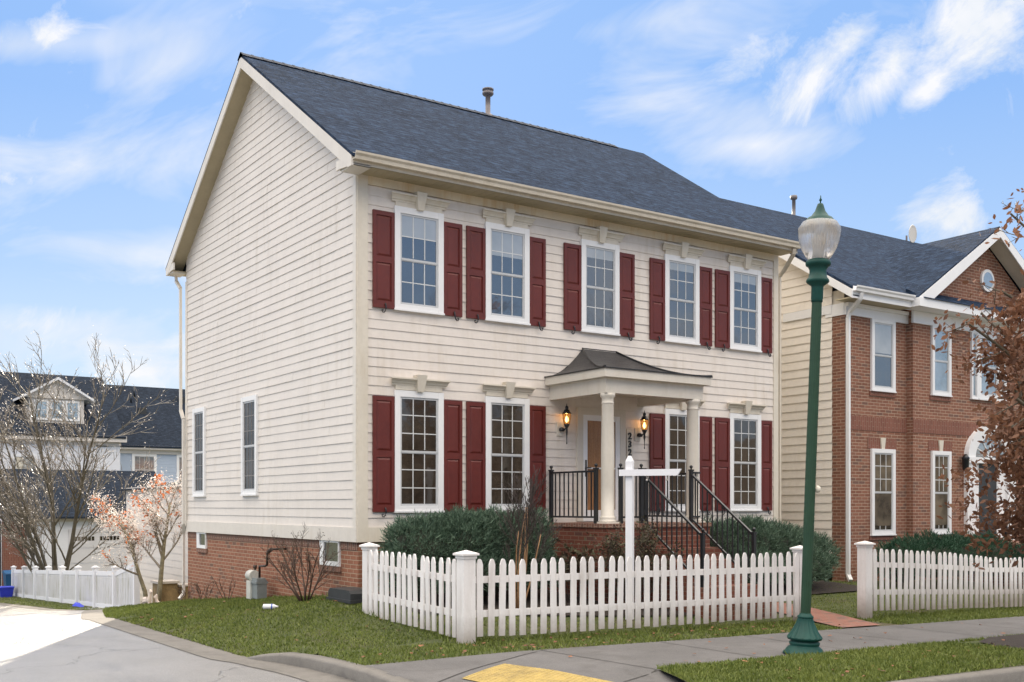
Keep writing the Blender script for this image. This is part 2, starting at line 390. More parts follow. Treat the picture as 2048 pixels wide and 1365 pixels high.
def thing(name, label, cat, loc=(0,0,0), group=None):
    o = bpy.data.objects.new(name, None); COL.objects.link(o); o.location = loc; o.empty_display_size = .3
    o['label'] = label; o['category'] = cat
    if group: o['group'] = group
    return o
def tag(o, label, cat, group=None, kind=None):
    o['label'] = label; o['category'] = cat
    if group: o['group'] = group
    if kind: o['kind'] = kind
    return o
def struct(o): o['kind'] = 'structure'; return o
def copy_part(o, parent, delta, name=None):
    c = o.copy(); COL.objects.link(c); c.parent = parent; c.location = Vector(o.location) + Vector(delta)
    return c

# ------------------------------------------------------------------ terrain
def lerp(pts, y):
    if y <= pts[0][0]: return pts[0][1]
    for (a, va), (b, vb) in zip(pts, pts[1:]):
        if y <= b: return va + (vb-va)*(y-a)/(b-a)
    return pts[-1][1]
SEp = [(-30,-.13),(-3,-.13),(3.5,-.2),(9,-.55),(14,-1.05),(20,-1.5),(30,-2.0),(45,-2.6),(100,-4),(300,-7)]
Wp = [(-3.9,0.),(-2.6,.09),(-1,.24),(0,.30),(8.5,-.4),(12,-.85),(15.6,-1.22),(18,-1.41),(35,-2.2),(60,-3),(100,-4)]
EDp = [(-3.4,-2.45),(-2.8,-2.74),(-2.4,-2.78),(4,-2.78),(7.5,-2.0),(11,-1.05),(15,-.5),(21,-.4),(28,-.7),(60,-1.5)]
def xs(x): return -.02*max(0., x+.45)
def street_z(x, y): return lerp(SEp, y) + xs(min(x, 30))
def lawn_z(x, y):
    w = lerp(Wp, y)
    if x >= 0: return w + xs(min(x, 30))
    e = lerp(EDp, y); se = lerp(SEp, y) + .014
    if y < -3.4: se = max(se, -.0); e = -2.45
    k = min(1., max(0., (x-e)/(0-e))); k = 1-(1-k)**1.15
    return se + (w-se)*k
def walk_z(x, y): return xs(x) + .0
def grid(name, xs_, ys_, zf, mat, keep=None, dz=0., skirt=0.):
    m = MB(); nx, ny = len(xs_), len(ys_)
    m.v = [Vector((x, y, zf(x, y)+dz)) for y in ys_ for x in xs_]
    for j in range(ny-1):
        for i in range(nx-1):
            if keep and not keep((xs_[i]+xs_[i+1])/2, (ys_[j]+ys_[j+1])/2): continue
            a = j*nx+i; m.face((a, a+1, a+nx+1, a+nx))
    o = m.build(name, mat, fix=False)
    bm = bmesh.new(); bm.from_mesh(o.data); bmesh.ops.delete(bm, geom=[v for v in bm.verts if not v.link_faces], context='VERTS'); bm.to_mesh(o.data); bm.free()
    return o
def rng(a, b, st):
    n = max(1, round((b-a)/st)); return [a+(b-a)*i/n for i in range(n+1)]

far = [-400,-250,-150,-90,-60,-40,-30,-24,-20]
gx = far + rng(-18,30,2)[0:] + [36,45,60,90,150,250,400]
gy = [-300,-200,-120,-80,-60,-50,-40,-30] + rng(-26,60,2) + [70,90,120,160,220,300,500]
struct(grid('ground', gx, gy, lambda x, y: min(street_z(x, y), lawn_z(x, max(y,-3.9)) if x > -2 and y>-3 else 9) - .25, 'ground'))
# streets: side street (left) and front street
sx = [-60,-40,-25,-18,-14,-11,-9,-7.5,-6,-5,-4.2,-3.6,-3.22]
sy = [-60,-40,-30] + rng(-24,60,1.5) + [75,100]
XL = -3.22
def in_front(x, y): return y < -9.05
sxx = sx + rng(-3.22, -.5, .34)[1:] + rng(-.5, 40, 1.5)[1:]
syy = [-60,-40,-30] + rng(-24,-9.05,1.)[:] + rng(-9.05,-3.0,.5)[1:] + rng(-3,30,.5)[1:] + rng(30,60,1.)[1:]
def E_(y): return lerp(EDp, y)
def keep_street(x, y):
    if y < -8.4: return True
    if x < XL: return True
    return x < (E_(y)+1.0 if y > -3 else -1.0)
struct(grid('street', sxx, syy, street_z, 'asphalt', keep_street))
# gutter pan along the side street + curb strip
def strip(name, path, width, zf, mat, side, thick=.0, dz=0.):
    m = MB(); n = len(path)
    L = []; Rr = []
    for i, p in enumerate(path):
        a = Vector(path[max(i-1, 0)]); b = Vector(path[min(i+1, n-1)]); d = (b-a).normalized(); nrm = Vector((-d.y, d.x))*side
        q = Vector(p) + nrm*width
        L.append((p[0], p[1], zf(*p)+dz)); Rr.append((q.x, q.y, zf(q.x, q.y)+dz))
    k = m.pts(L + Rr)
    for i in range(n-1): m.face((k+i, k+i+1, k+n+i+1, k+n+i))
    return m
pan_path = [(E_(y), y) for y in [30-.5*i for i in range(67)]]
pan_path += [(-2.6,-3.4),(-2.52,-3.9),(-2.48,-4.5),(-2.48,-5.2),(-2.5,-6.1),(-2.42,-6.8),(-2.2,-7.5),(-1.7,-8.1),(-1.1,-8.45),(0,-8.62),(2,-8.66),(8,-8.66),(30,-8.66)]
pm = strip('gutter', pan_path, .42, street_z, 'curb', -1, dz=.007)
struct(pm.build('gutter', 'curb', fix=False))
# curb: body with rounded top from y=-3.2 round the corner to the ramp, tapering in
def curb(name, path, hs):
    m = MB(); n = len(path); rings = []
    for i, p in enumerate(path):
        a = Vector(path[max(i-1, 0)]); b = Vector(path[min(i+1, n-1)]); d = (b-a).normalized(); nr = Vector((-d.y, d.x))
        base = street_z(*p) + .0; h = hs[i]
        q = []
        for off, z in ((.0,-.1),(.0,h-.03),(.02,h-.008),(.05,h),(.17,h),(.17,-.1)):
            w = Vector(p) + nr*off; q.append((w.x, w.y, base+z))
        rings.append(m.pts(q))
    for i in range(n-1):
        for k in range(5): m.face((rings[i]+k, rings[i]+k+1, rings[i+1]+k+1, rings[i+1]+k), 0, True)
    m.face([rings[0]+k for k in range(6)]); m.face([rings[-1]+k for k in range(6)])
    o = m.build(name, 'curb'); return struct(o)
curb('curb', [(-2.82,-2.75),(-2.76,-3.0),(-2.64,-3.38),(-2.54,-3.9),(-2.49,-4.5),(-2.48,-5.2),(-2.5,-6.0),(-2.46,-6.5)], [.02,.07,.12,.135,.14,.14,.12,.03])
curb('curb', [(-.75,-8.56),(-.45,-8.6),(0,-8.63),(.6,-8.65),(2,-8.66),(5,-8.66),(12,-8.66),(30,-8.66)], [.03,.10,.13,.14,.14,.14,.14,.14])
# sidewalk
def keep_walk(x, y):
    if y > -4.85: return False
    if y > -6.78: return True
    return x < .42 - (-6.74-y)*.52 and y > -8.6
def wz(x, y):
    z = xs(x)
    if x < -.2 or y < -6.8:     # ramp falls towards the street corner
        k = min(1., max(0., (-y-6.3)/2.2)); k2 = min(1., max(0., (-x-1.2)/1.3))*min(1., max(0., (-y-5.6)/1.0))
        z -= .12*max(k, k2)
    return z
struct(grid('sidewalk', rng(-2.36,.2,.16) + rng(.2,34,.6)[1:], rng(-8.58,-4.85,.155), wz, 'concrete', keep_walk, dz=.004))
jm = MB()
def joint(p, q, w=.016):
    p, q = Vector(p), Vector(q); d = (q-p); L = d.length; d.normalize(); nr = Vector((-d.y, d.x))*w/2; k = max(1, int(L/.15))
    for i in range(k):
        a = p+d*L*i/k; b = p+d*L*(i+1)/k
        jm.poly([(c.x, c.y, wz(c.x, c.y)+.009) for c in (a-nr, b-nr, b+nr, a+nr)])
joint((-2.3,-6.15),(-.13,-4.98)); joint((-.02,-4.9),(.12,-6.74)); joint((.12,-6.76),(-1.2,-7.3))
for x in (1.85,3.4,4.95,6.5,8.05,9.6,11.2,12.8): joint((x,-4.9),(x+.02,-6.74))
struct(jm.build('sidewalk_joints', 'joint', fix=False))
tm = MB(); A = Vector((-1.03,-5.62)); U = Vector((-.80,-.43)); V_ = Vector((.36,-1.43))
for i in range(8):
    for j in range(10):
        q = [A+U*1.0*(i+a)/8+V_*(j+b)/10 for a, b in ((0,0),(1,0),(1,1),(0,1))]
        tm.poly([(c.x, c.y, wz(c.x, c.y)+.013) for c in q])
pass
# truncated domes pressed into the paving pad
for i in range(17):
    for j in range(24):
        q = A+U*(.03+i*.97/17)+V_*(.02+j*.97/24); z0_ = wz(q.x, q.y)+.013
        n = tm.pts([(q.x+.017*math.cos(a*1.0472), q.y+.017*math.sin(a*1.0472), z0_) for a in range(6)] + [(q.x+.009*math.cos(a*1.0472), q.y+.009*math.sin(a*1.0472), z0_+.006) for a in range(6)])
        tm.face(range(n+6, n+12))
        for a in range(6): tm.face((n+a, n+(a+1) % 6, n+6+(a+1) % 6, n+6+a))
struct(tm.build('tactile_paving', 'yellow', fix=False))
# lawns
def keep_lawn(x, y):
    if x < 0 and y < -3.4: return x > -2.42 and y > -4.85
    if x < 0: return x > E_(y)
    return y > -4.85
ly = rng(-4.85,-3.4,.29) + rng(-3.4,20,.5)[1:] + rng(20,60,4)[1:]
m = MB()
for j in range(len(ly)-1):
    y0, y1 = ly[j], ly[j+1]
    def row(y, up):
        e = -2.32 if (y < -3.4 or (not up and False)) else E_(y)
        return [(e+(0-e)*k/10, y) for k in range(11)] + [(x, y) for x in (.5,1,2,3,4,5,6,7,8,9,10,12,14,17,20,25,30,40)]
    r0, r1 = row(y0, 0), row(y1, 1)
    n = m.pts([(x, y, lawn_z(x, y)) for x, y in r0] + [(x, y, lawn_z(x, y)) for x, y in r1]); k = len(r0)
    for i in range(k-1): m.face((n+i, n+i+1, n+k+i+1, n+k+i), 0, True)
struct(m.build('lawn', 'lawn', fix=False))
def verge_left(y): return .16 - (-6.74-y)*.52
vy = rng(-8.5,-6.76,.25)
m = MB()
for y0, y1 in zip(vy, vy[1:]):
    def row(y): e = verge_left(y); return [e, e+.3] + rng(1.2, 30, .9)
    def vz(x, y): return xs(x)+.012+.03*math.sin(math.pi*min(1, max(0, (y+8.5)/1.75)))-(.012 if x < verge_left(y)+.1 else 0)
    a, b = row(y0), row(y1); n = m.pts([(x, y0, vz(x, y0)) for x in a] + [(x, y1, vz(x, y1)) for x in b]); k = len(a)
    for i in range(k-1): m.face((n+i, n+i+1, n+k+i+1, n+k+i), 0, True)
struct(m.build('grass_verge', 'lawn', fix=False))
# brick path to the front steps gate
pp = [(5.50,-4.84),(6.42,-4.84),(7.05,-3.6),(7.3,-2.6),(7.0,-2.0),(6.2,-2.2),(6.1,-3.3),(5.85,-4.1)]
m = MB(); m.poly([(x, y, lawn_z(x, y)+.022) for x, y in pp]); struct(m.build('brick_path', 'path'))
m = MB(); m.poly([(x, y, xs(x)+.05) for x, y in [(5.1,-7.6),(5.45,-7.05),(6.1,-6.8),(7.2,-6.79),(8,-7.1),(8,-8.3),(6,-8.4),(5.2,-8.1)]]); struct(m.build('mulch_bed', 'mulch'))
m = MB()     # mulch bed in front of the house
bed = [(.1,-.02),(3.6,-.02),(3.6,-1.7),(4.4,-1.8),(4.4,-3.0),(2.5,-2.6),(.1,-1.9)]
m.poly([(x, y, lawn_z(x, y)+.03) for x, y in bed]); bed2 = [(6,-.02),(11,-.02),(11,-1.4),(6,-1.9)]
m.poly([(x, y, lawn_z(x, y)+.03) for x, y in bed2]); struct(m.build('garden_bed', 'mulch'))

# grass blades -------------------------------------------------------
def blades(name, regions, mat, label):
    rs = np.random.RandomState(3); V = []; F = []
    for (x0, x1, y0, y1, dens, hmin, hmax, ok, zf) in regions:
        n = int((x1-x0)*(y1-y0)*dens); X = rs.uniform(x0, x1, n); Y = rs.uniform(y0, y1, n)
        for x, y in zip(X, Y):
            if not ok(x, y): continue
            pn = noise.noise(Vector((x*.9, y*.9, 0)))
            if pn > .3 and rs.rand() < .4: continue
            h = hmin + (hmax-hmin)*rs.rand()*(.8+.5*noise.noise(Vector((x*2, y*2, 5)))); a = rs.rand()*6.283; w = .006+.007*rs.rand(); z = zf(x, y)-.005
            dx, dy = math.cos(a)*w, math.sin(a)*w; lx, ly_ = rs.normal(0, .45, 2)*h
            V += [(x-dx, y-dy, z), (x+dx, y+dy, z), (x+lx, y+ly_, z+h)]
    n = len(V)//3
    me = bpy.data.meshes.new(name); me.vertices.add(n*3); me.vertices.foreach_set('co', np.array(V, dtype=np.float32).ravel())
    me.loops.add(n*3); me.loops.foreach_set('vertex_index', np.arange(n*3, dtype=np.int32)); me.polygons.add(n)
    me.polygons.foreach_set('loop_start', np.arange(0, n*3, 3, dtype=np.int32)); me.update(); me.validate()
    me.materials.append(MT[mat]); o = bpy.data.objects.new(name, me); COL.objects.link(o)
    return tag(o, label, 'grass', kind='stuff')
def ok_side(x, y): return x > E_(y)-.025 and noise.noise(Vector((x*1.7,y*1.7,9)))*.9 < .35+(x-E_(y))*.5
blades('grass', [
    (-2.8, 0, -3.4, 8.5, 1500, .02, .055, ok_side, lawn_z), (-2.9, .9, 8.5, 20, 420, .03, .07, ok_side, lawn_z), (-1.6, .8, 20, 36, 150, .03, .08, ok_side, lawn_z),
    (-2.35, 13, -4.87, -3.75, 1500, .02, .065, lambda x, y: not (5.55 < x < 6.9), lawn_z),
    (-.45, 13, -3.75, -1.9, 500, .02, .05, lambda x, y: not (4.4 < x < 7.3), lawn_z),
    (-.6, 13, -4.1, -3.84, 420, .05, .12, lambda x, y: not (5.75 < x < 7.15), lawn_z), (-.62, -.32, -3.9, -1.2, 420, .05, .12, lambda x, y: True, lawn_z), (-.5, 0, -.2, 8.4, 260, .04, .11, lambda x, y: x > -.22, lawn_z), (2.2, 2.95, -6.98, -6.28, 900, .05, .1, lambda x, y: .24 < math.hypot(x-2.57, y+6.62) < .33 and y < -6.6, lambda x, y: xs(x)),
    (8.5, 11.6, -1.9, 1.5, 500, .02, .05, lambda x, y: True, lawn_z), (-.45, 0, -3.75, 0, 700, .02, .06, lambda x, y: True, lawn_z),
    (-.7, 8, -8.5, -6.72, 2600, .025, .06, lambda x, y: x > verge_left(y)-.02 and not (x > 5.15 and y < -6.8), lambda x, y: xs(x)+.014+.03*math.sin(math.pi*min(1, max(0, (y+8.5)/1.75))))],
    'grassblade', 'short green grass blades of the lawns and the verge')
lm = MB()
for i in range(210):
    k = rnd.random()
    if k < .45: x, y = rnd.uniform(-2.3,6), rnd.uniform(-4.9,-4.0); z = lawn_z(x, y)+.03
    elif k < .6: x, y = rnd.uniform(-.5,9), rnd.uniform(-6.8,-4.9); z = xs(x)+.012
    elif k < .8: x, y = rnd.uniform(-2.7,-.2), rnd.uniform(-3,4); z = lawn_z(x, y)+.03
    else: x, y = rnd.uniform(.5,6), rnd.uniform(-8.4,-6.9); z = xs(x)+.05
    a = rnd.uniform(0, 6.28); s_ = rnd.uniform(.02,.045); n = []
    for q in range(5):
        b = a+q*1.257; rr = s_*(1 if q % 2 else .6); n.append((x+rr*math.cos(b), y+rr*math.sin(b), z+rnd.uniform(0,.02)))
    lm.poly(n)
tag(lm.build('fallen_leaves', 'leaf_litter', fix=False), 'scattered fallen brown leaves on lawn and sidewalk', 'leaves', kind='stuff')

# ------------------------------------------------------------------ house builder parts
def siding_wall(T, z0, z1, ext, mat, name, parent, exposure=.149, out=.014, back=-.12):
    m = MB(T); z = z0
    while z < z1-.005:
        zt = min(z+exposure, z1); a, b = ext(z); at, bt = ext(zt)
        if bt-at > .02:
            cuts = [a]; q = a + rnd.uniform(.8, 3.6)
            while q < b-.6:
                if q > at+.1 and q < bt-.1: cuts.append(q)
                q += rnd.uniform(2.4, 3.7)
            cuts.append(b); k = rnd.random() < .5
            for c0, c1 in zip(cuts, cuts[1:]):
                o_ = out + (.0028 if k else 0); k = not k; i_ = o_-out+.002
                t0 = at if c0 == a else c0; t1 = bt if c1 == b else c1
                m.poly([(c0, o_, z), (c1, o_, z), (t1, i_, zt), (t0, i_, zt)])
                m.poly([(c0, .0, z), (c1, .0, z), (c1, o_, z), (c0, o_, z)])
                if c1 != b: m.poly([(c1, o_, z), (c1, out-.003, z), (c1, .0, zt), (c1, i_, zt)])
        z = zt
    lo, hi = ext(z0), ext(z1)
    m.poly([(lo[0], back, z0), (lo[1], back, z0), (lo[1], 0.001, z0), (lo[0], 0.001, z0)])
    return m.build(name, mat, parent)

def window(T, parent, u0, u1, z0, z1, cols=3, rows=(2,2), tr=.1, mmat='muntin', glass='glass', blind=0., blindmat='blind', trimmat='white', muntins=True, o0=0.):
    m = MB(T)
    m.box(u0, u0+tr, o0, o0+.055, z0, z1); m.box(u1-tr, u1, o0, o0+.055, z0, z1)
    m.box(u0+tr, u1-tr, o0, o0+.052, z1-tr, z1); m.box(u0+tr, u1-tr, o0, o0+.052, z0, z0+tr*.75)
    m.box(u0-.012, u1+.012, o0, o0+.07, z0-.03, z0)
    w = m.build('window', trimmat, parent)
    a, b, c, d = u0+tr, u1-tr, z0+tr*.75, z1-tr
    zm = c + (d-c)*rows[1]/(rows[0]+rows[1]); s = .032
    g = MB(T); g.box(a, b, o0+.0, o0+.019, c, zm, 0); g.box(a, b, o0+.0, o0+.026, zm, d, 0)
    g.build('pane', glass, w)
    if blind:
        g = MB(T); zb = d-(d-c)*blind; g.box(a+s, b-s, o0+.0265, o0+.028, zb, d-s, 0); g.build('blind', blindmat, w)
    q = MB(T)
    for (lo, hi, oo) in ((c, zm, o0+.031), (zm-.02, d, o0+.038)):
        q.box(a, a+s, o0+.01, oo, lo, hi); q.box(b-s, b, o0+.01, oo, lo, hi); q.box(a+s, b-s, o0+.01, oo-.001, lo, lo+s*1.1); q.box(a+s, b-s, o0+.01, oo-.001, hi-s, hi)
    q.build('sash', 'sash', w)
    if muntins:
        q = MB(T)
        for (lo, hi, nr, oo) in ((c, zm, rows[1], o0+.024), (zm, d, rows[0], o0+.0315)):
            for i in range(1, cols):
                u = a+s+(b-a-2*s)*i/cols; q.box(u-.008, u+.008, o0+.01, oo, lo+s, hi-s)
            for j in range(1, nr):
                z = lo+(hi-lo)*j/nr; q.box(a+s, b-s, o0+.01, oo-.0012, z-.008, z+.008)
        q.build('muntins', mmat, w)
    return w

def shutter(T, parent, u0, u1, z0, z1, hook=None):
    m = MB(T); r = .055; zm = z0+(z1-z0)*.5
    m.box(u0, u1, .017, .036, z0, z1)
    m.box(u0, u0+r, .036, .052, z0, z1); m.box(u1-r, u1, .036, .052, z0, z1)
    for a, b in ((z0, z0+.11), (zm-.05, zm+.05), (z1-.07, z1)): m.box(u0+r, u1-r, .036, .051, a, b)
    for a, b in ((z0+.11, zm-.05), (zm+.05, z1-.07)):
        U0, U1 = u0+r+.008, u1-r-.008; a += .008; b -= .008; g = .03
        n = m.pts([(U0,.036,a),(U1,.036,a),(U1,.036,b),(U0,.036,b),(U0+g,.049,a+g),(U1-g,.049,a+g),(U1-g,.049,b-g),(U0+g,.049,b-g)])
        for q in ((4,5,6,7),(0,1,5,4),(1,2,6,5),(2,3,7,6),(3,0,4,7)): m.face([n+i for i in q])
    o = m.build('shutter', 'shutter', parent)
    if hook is not None:
        h = MB(T); u = u0 + (u1-u0)*.55; s = hook; ps = []
        ps = [(u, .06, z0+.07), (u+s*.005, .075, z0+.03), (u, .08, z0-.01), (u-s*.01, .08, z0-.05), (u-s*.035, .08, z0-.075), (u-s*.065, .08, z0-.07), (u-s*.07, .08, z0-.045), (u-s*.05,.08,z0-.035)]
        h.tube(ps, [.014,.012,.011,.011,.011,.011,.012,.013], 6); h.build('shutter_hook', 'black', o)
    return o

def crown(T, parent, u0, u1, z0, z1, ks=True):
    m = MB(T); a, b = u0-.0, u1+.0
    prof = [(0,z0),(.045,z0),(.05,z0+.03),(.065,z0+.035),(.075,z0+.06),(.105,z0+(z1-z0)*.75),(.125,z0+(z1-z0)*.8),(.125,z1),(0,z1)]
    k = len(prof); n = m.pts([(a-.03-p[0]*.5, p[0], p[1]) for p in prof] + [(b+.03+p[0]*.5, p[0], p[1]) for p in prof])
    m.face([n+i for i in range(k)]); m.face([n+k+i for i in range(k)][::-1])
    for i in range(k): j = (i+1) % k; m.face((n+i, n+j, n+k+j, n+k+i))
    m.box(a+.02, b-.02, 0, .04, z0-.07, z0)
    o = m.build('window_crown', 'trim', parent)
    if ks:
        q = MB(T); c = (a+b)/2; zb, zt = z0-.09, z1+.055
        n = q.pts([(c-.055,0,zb),(c+.055,0,zb),(c+.095,0,zt),(c-.095,0,zt),(c-.055,.10,zb),(c+.055,.10,zb),(c+.095,.15,zt),(c-.095,.15,zt)])
        for f in ((4,5,6,7),(0,1,5,4),(1,2,6,5),(2,3,7,6),(3,0,4,7),(3,2,1,0)): q.face([n+i for i in f])
        q.build('keystone', 'trim', o)
    return o

# ------------------------------------------------------------------ main house
W, D = 9.55, 8.5
H = thing('clapboard_house', 'large cream clapboard house with burgundy shutters on the street corner', 'house', (0,0,.3))
F0, S0 = FR(), SD()
YR, ZR, YE, ZE = D/2, 10.15, -.45, 7.03
SL = (ZR-ZE)/(YR-YE)
m = MB(); m.box(.02, W-.02, .02, D-.02, 1.14, 7.0); m.prism([(.02,6.9),(D-.02,6.9),(D-.02,6.95),(YR,9.85),(.02,6.95)], 0, .02, W-.02); m.build('wall_core', 'trim', H)
siding_wall(F0, 1.36, 6.73, lambda z: (.17, W-.13), 'siding', 'front_siding', H)
def rake_ext(z):
    lo = max(.0, (z+.135-ZE)/SL + YE); return (-D+lo, -max(lo, .115 if z < 6.9 else 0.))
siding_wall(S0, 1.36, 9.82, rake_ext, 'siding_side', 'side_siding', H)
m = MB(S0); m.poly([(-D,.0015,1.2),(-.02,.0015,1.2),(-.02,.0015,6.85),(-YR,.0015,9.8),(-D,.0015,6.85)]); m.build('side_wall', 'trim_side', H)
m = MB(F0); m.box(-.015, .17, 0, .028, 1.13, 6.88); m.build('corner_board', 'trim', H)
m = MB(F0); m.box(W-.13, W+.01, 0, .028, 1.13, 6.88)
m.build('corner_board', 'trim', H)
m = MB(S0); m.box(-.115, .0, .0, .028, 1.36, 6.9); m.build('corner_board', 'trim_side', H)
m = MB(S0); m.box(-D-.01, -D+.09, .0, .028, 1.36, 6.65); m.build('corner_board', 'trim_side', H)
m = MB(S0); m.box(-D, .012, -.03, .034, 1.13, 1.36); m.build('water_table_board', 'trim_side', H)
m = MB(F0); m.box(.17, W-.13, -.03, .03, 1.13, 1.36); m.build('water_table_board', 'trim', H)
m = MB(F0); m.box(.17, W-.13, -.02, .034, 6.73, 6.88); m.build('frieze_board', 'frieze', H)
# foundation
m = MB(); m.box(.03, W-.02, .03, D-.0, -1.3, 1.135)
m.build('foundation', 'brick', H)
m = MB(); m.box(.018, .03, .04, D-.02, 1.0, 1.12); m.build('soldier_course', 'brick_soldier', H)
for (y0, y1, z0, z1) in ((.66,1.40,.72,1.13), (7.2,7.78,.79,1.13)):
    T = SD(0,0)
    m = MB(T); m.box(-y1, -y0, -.04, .012, z0, z0+.07); m.box(-y1, -y1+.16, -.04, .012, z0+.07, z1); m.box(-y0-.03, -y0, -.04, .010, z0+.07, z1); m.box(-y1+.16, -y0-.03, -.04, .011, z1-.03, z1)
    w = m.build('basement_window', 'white', H)
    m = MB(T); m.box(-y1+.16, -y0-.03, -.04, -.012, z0+.07, z1-.03); m.build('pane', 'glass', w)
    m = MB(T); m.box(-y1-.03, -y0+.03, -.03, .004, z0-.09, z0); m.build('window_sill', 'brick_soldier', w)
# roof
def roof_slab(parent, name, x0, x1, ye, ze, yr, zr, ye2, ze2, mat='roof', t=.055):
    m = MB()
    m.prism([(ye, ze), (yr, zr), (ye2, ze2), (ye2, ze2-t), (yr, zr-t), (ye, ze-t)], 0, x0, x1)
    return m.build(name, mat, parent)
rf = roof_slab(H, 'roof', -.32, W+.1, YE-.03, ZE-.02, YR, ZR, D-(YE-.03), ZE-.02)
m = MB(); m.prism([(YR-.15, ZR-.075), (YR, ZR+.028), (YR+.15, ZR-.075)], 0, -.33, 8.75)
for i in range(44):
    x = -.33+i*.207; m.prism([(YR-.16, ZR-.08+.004), (YR, ZR+.036), (YR+.16, ZR-.08+.004)], 0, x, x+.05)
m.build('ridge_cap', 'ridge', rf)
m = MB(); c = (5.23, 4.3)
m.lathe([(.16,-.12),(.12,.0),(.06,.05),(.055,.05),(.055,.42),(.1,.44),(.125,.47),(.125,.50),(.105,.51),(.105,.545),(.125,.55),(.125,.58),(.06,.6)], (c[0], c[1], ZR), 16)
m.build('vent_pipe', 'pipe', rf)
m = MB()     # rake boards + soffits on the left gable
for xx0, xx1 in ((-.325,-.30),):
    m.prism([(YE, ZE-.05), (YR, ZR-.055), (D-YE, ZE-.05), (D-YE, ZE-.2), (D-YE-.12, ZE-.2), (YR, ZR-.26), (YE+.12, ZE-.2), (YE, ZE-.2)], 0, xx0, xx1)
m.build('rake_board', 'trim_side', H)
m = MB(); m.prism([(YE, ZE-.056), (YR, ZR-.056), (YR, ZR-.2), (YE, ZE-.2)], 0, W+.07, W+.095); m.build('rake_board', 'trim', H)
m = MB()
for s in (0, 1):
    f = (lambda y: y) if not s else (lambda y: D-y)
    a = [(f(YE), ZE-.175), (f(YR), ZR-.215), (f(YR), ZR-.235), (f(YE), ZE-.195)]
    m.prism(a, 0, -.30, -.0)
m.build('rake_soffit', 'soffit', H)
m = MB()     # boxed eave returns
for f in ((lambda y: y), (lambda y: D-y)):
    m.prism([(f(YE-.005), ZE-.195), (f(YE-.005), ZE-.06), (f(.1), ZE+.0), (f(.1), ZE-.15), (f(-.02), ZE-.15)], 0, -.322, -.29)
    m.box(-.29, .0, min(f(YE), f(-.03)), max(f(YE), f(-.03)), ZE-.19, ZE-.15)
m.build('eave_return', 'trim_side', H)
m = MB(); m.box(-.30, W+.09, YE+.01, 0, ZE-.165, ZE-.15)
for i in range(64): x = -.28+i*.152; m.box(x, x+.01, YE+.02, -.0, ZE-.168, ZE-.1645)
m.build('eave_soffit', 'soffit', H)
m = MB(); m.box(-.30, W+.09, YE, YE+.025, ZE-.165, ZE-.055); m.build('fascia_board', 'gutter', H)
m = MB(); m.box(-.30, W+.09, D, D-YE-.01, ZE-.165, ZE-.15); m.build('eave_soffit', 'soffit', H)
def gutter_run(parent, x0, x1, ye, zt, sgn=-1, mat='gutter'):
    m = MB(); s = sgn
    m.prism([(ye, zt), (ye, zt-.11), (ye+s*.075, zt-.11), (ye+s*.085, zt-.06), (ye+s*.115, zt-.03), (ye+s*.12, zt), (ye+s*.105, zt), (ye+s*.095, zt-.03), (ye+s*.07, zt-.09), (ye+s*.01, zt-.09), (ye+s*.01, zt)], 0, x0, x1)
    return m.build('gutter', mat, parent)
gutter_run(H, -.30, W+.1, YE-.002, ZE+.0); gutter_run(H, -.30, W+.1, D-YE+.002, ZE+.0, 1)
def downspout(parent, ps, w=.07, h=.05, mat='trim_side'):
    m = MB()
    for a, b in zip(ps, ps[1:]): m.bar(a, b, w, h)
    return m.build('downspout', mat, parent)
downspout(H, [(-.12,8.88,6.84),(-.12,8.86,6.72),(-.10,8.62,6.52),(-.10,8.60,3.82),(-.09,8.45,3.62),(-.09,8.43,1.3),(-.05,8.56,1.08),(-.05,8.56,-.25),(-.16,8.5,-.36)])
downspout(H, [(9.5,-.5,6.90),(9.52,-.46,6.80),(9.66,-.10,6.56),(9.68,.06,6.45),(9.68,.06,.2)], mat='gutter')
# windows and shutters of the front
up = [(.63,1.53,.25,1.89),(2.35,3.25,1.98,3.60),(4.39,5.27,4.01,5.64),(6.40,7.29,6.03,7.64),(8.13,9.02,7.74,9.35)]
for i, (a, b, s0, s1) in enumerate(up):
    window(F0, H, a, b, 4.84, 6.47, 3, (2,2), .10, glass='glass', blind=[.25,.30,.14,.12,.14][i])
    shutter(F0, H, s0, a-.004, 4.82, 6.35, 1); shutter(F0, H, b+.004, s1, 4.82, 6.35, -1)
    crown(F0, H, a, b, 6.54, 6.67)
for i in (0, 1, 3, 4):
    a, b, s0, s1 = up[i]
    window(F0, H, a, b, 1.62, 3.54, 3, (3,3), .10, glass='glass_low')
    shutter(F0, H, s0, a-.004, 1.60, 3.43, 1); shutter(F0, H, b+.004, s1, 1.60, 3.43, -1)
    crown(F0, H, a, b, 3.62, 3.74)
for (y0, y1) in ((4.16,4.97),(7.15,7.93)):
    window(S0, H, -y1, -y0, 1.92, 3.79, 3, (3,3), .09, 'muntin_dim', 'glass_side', blind=.0)
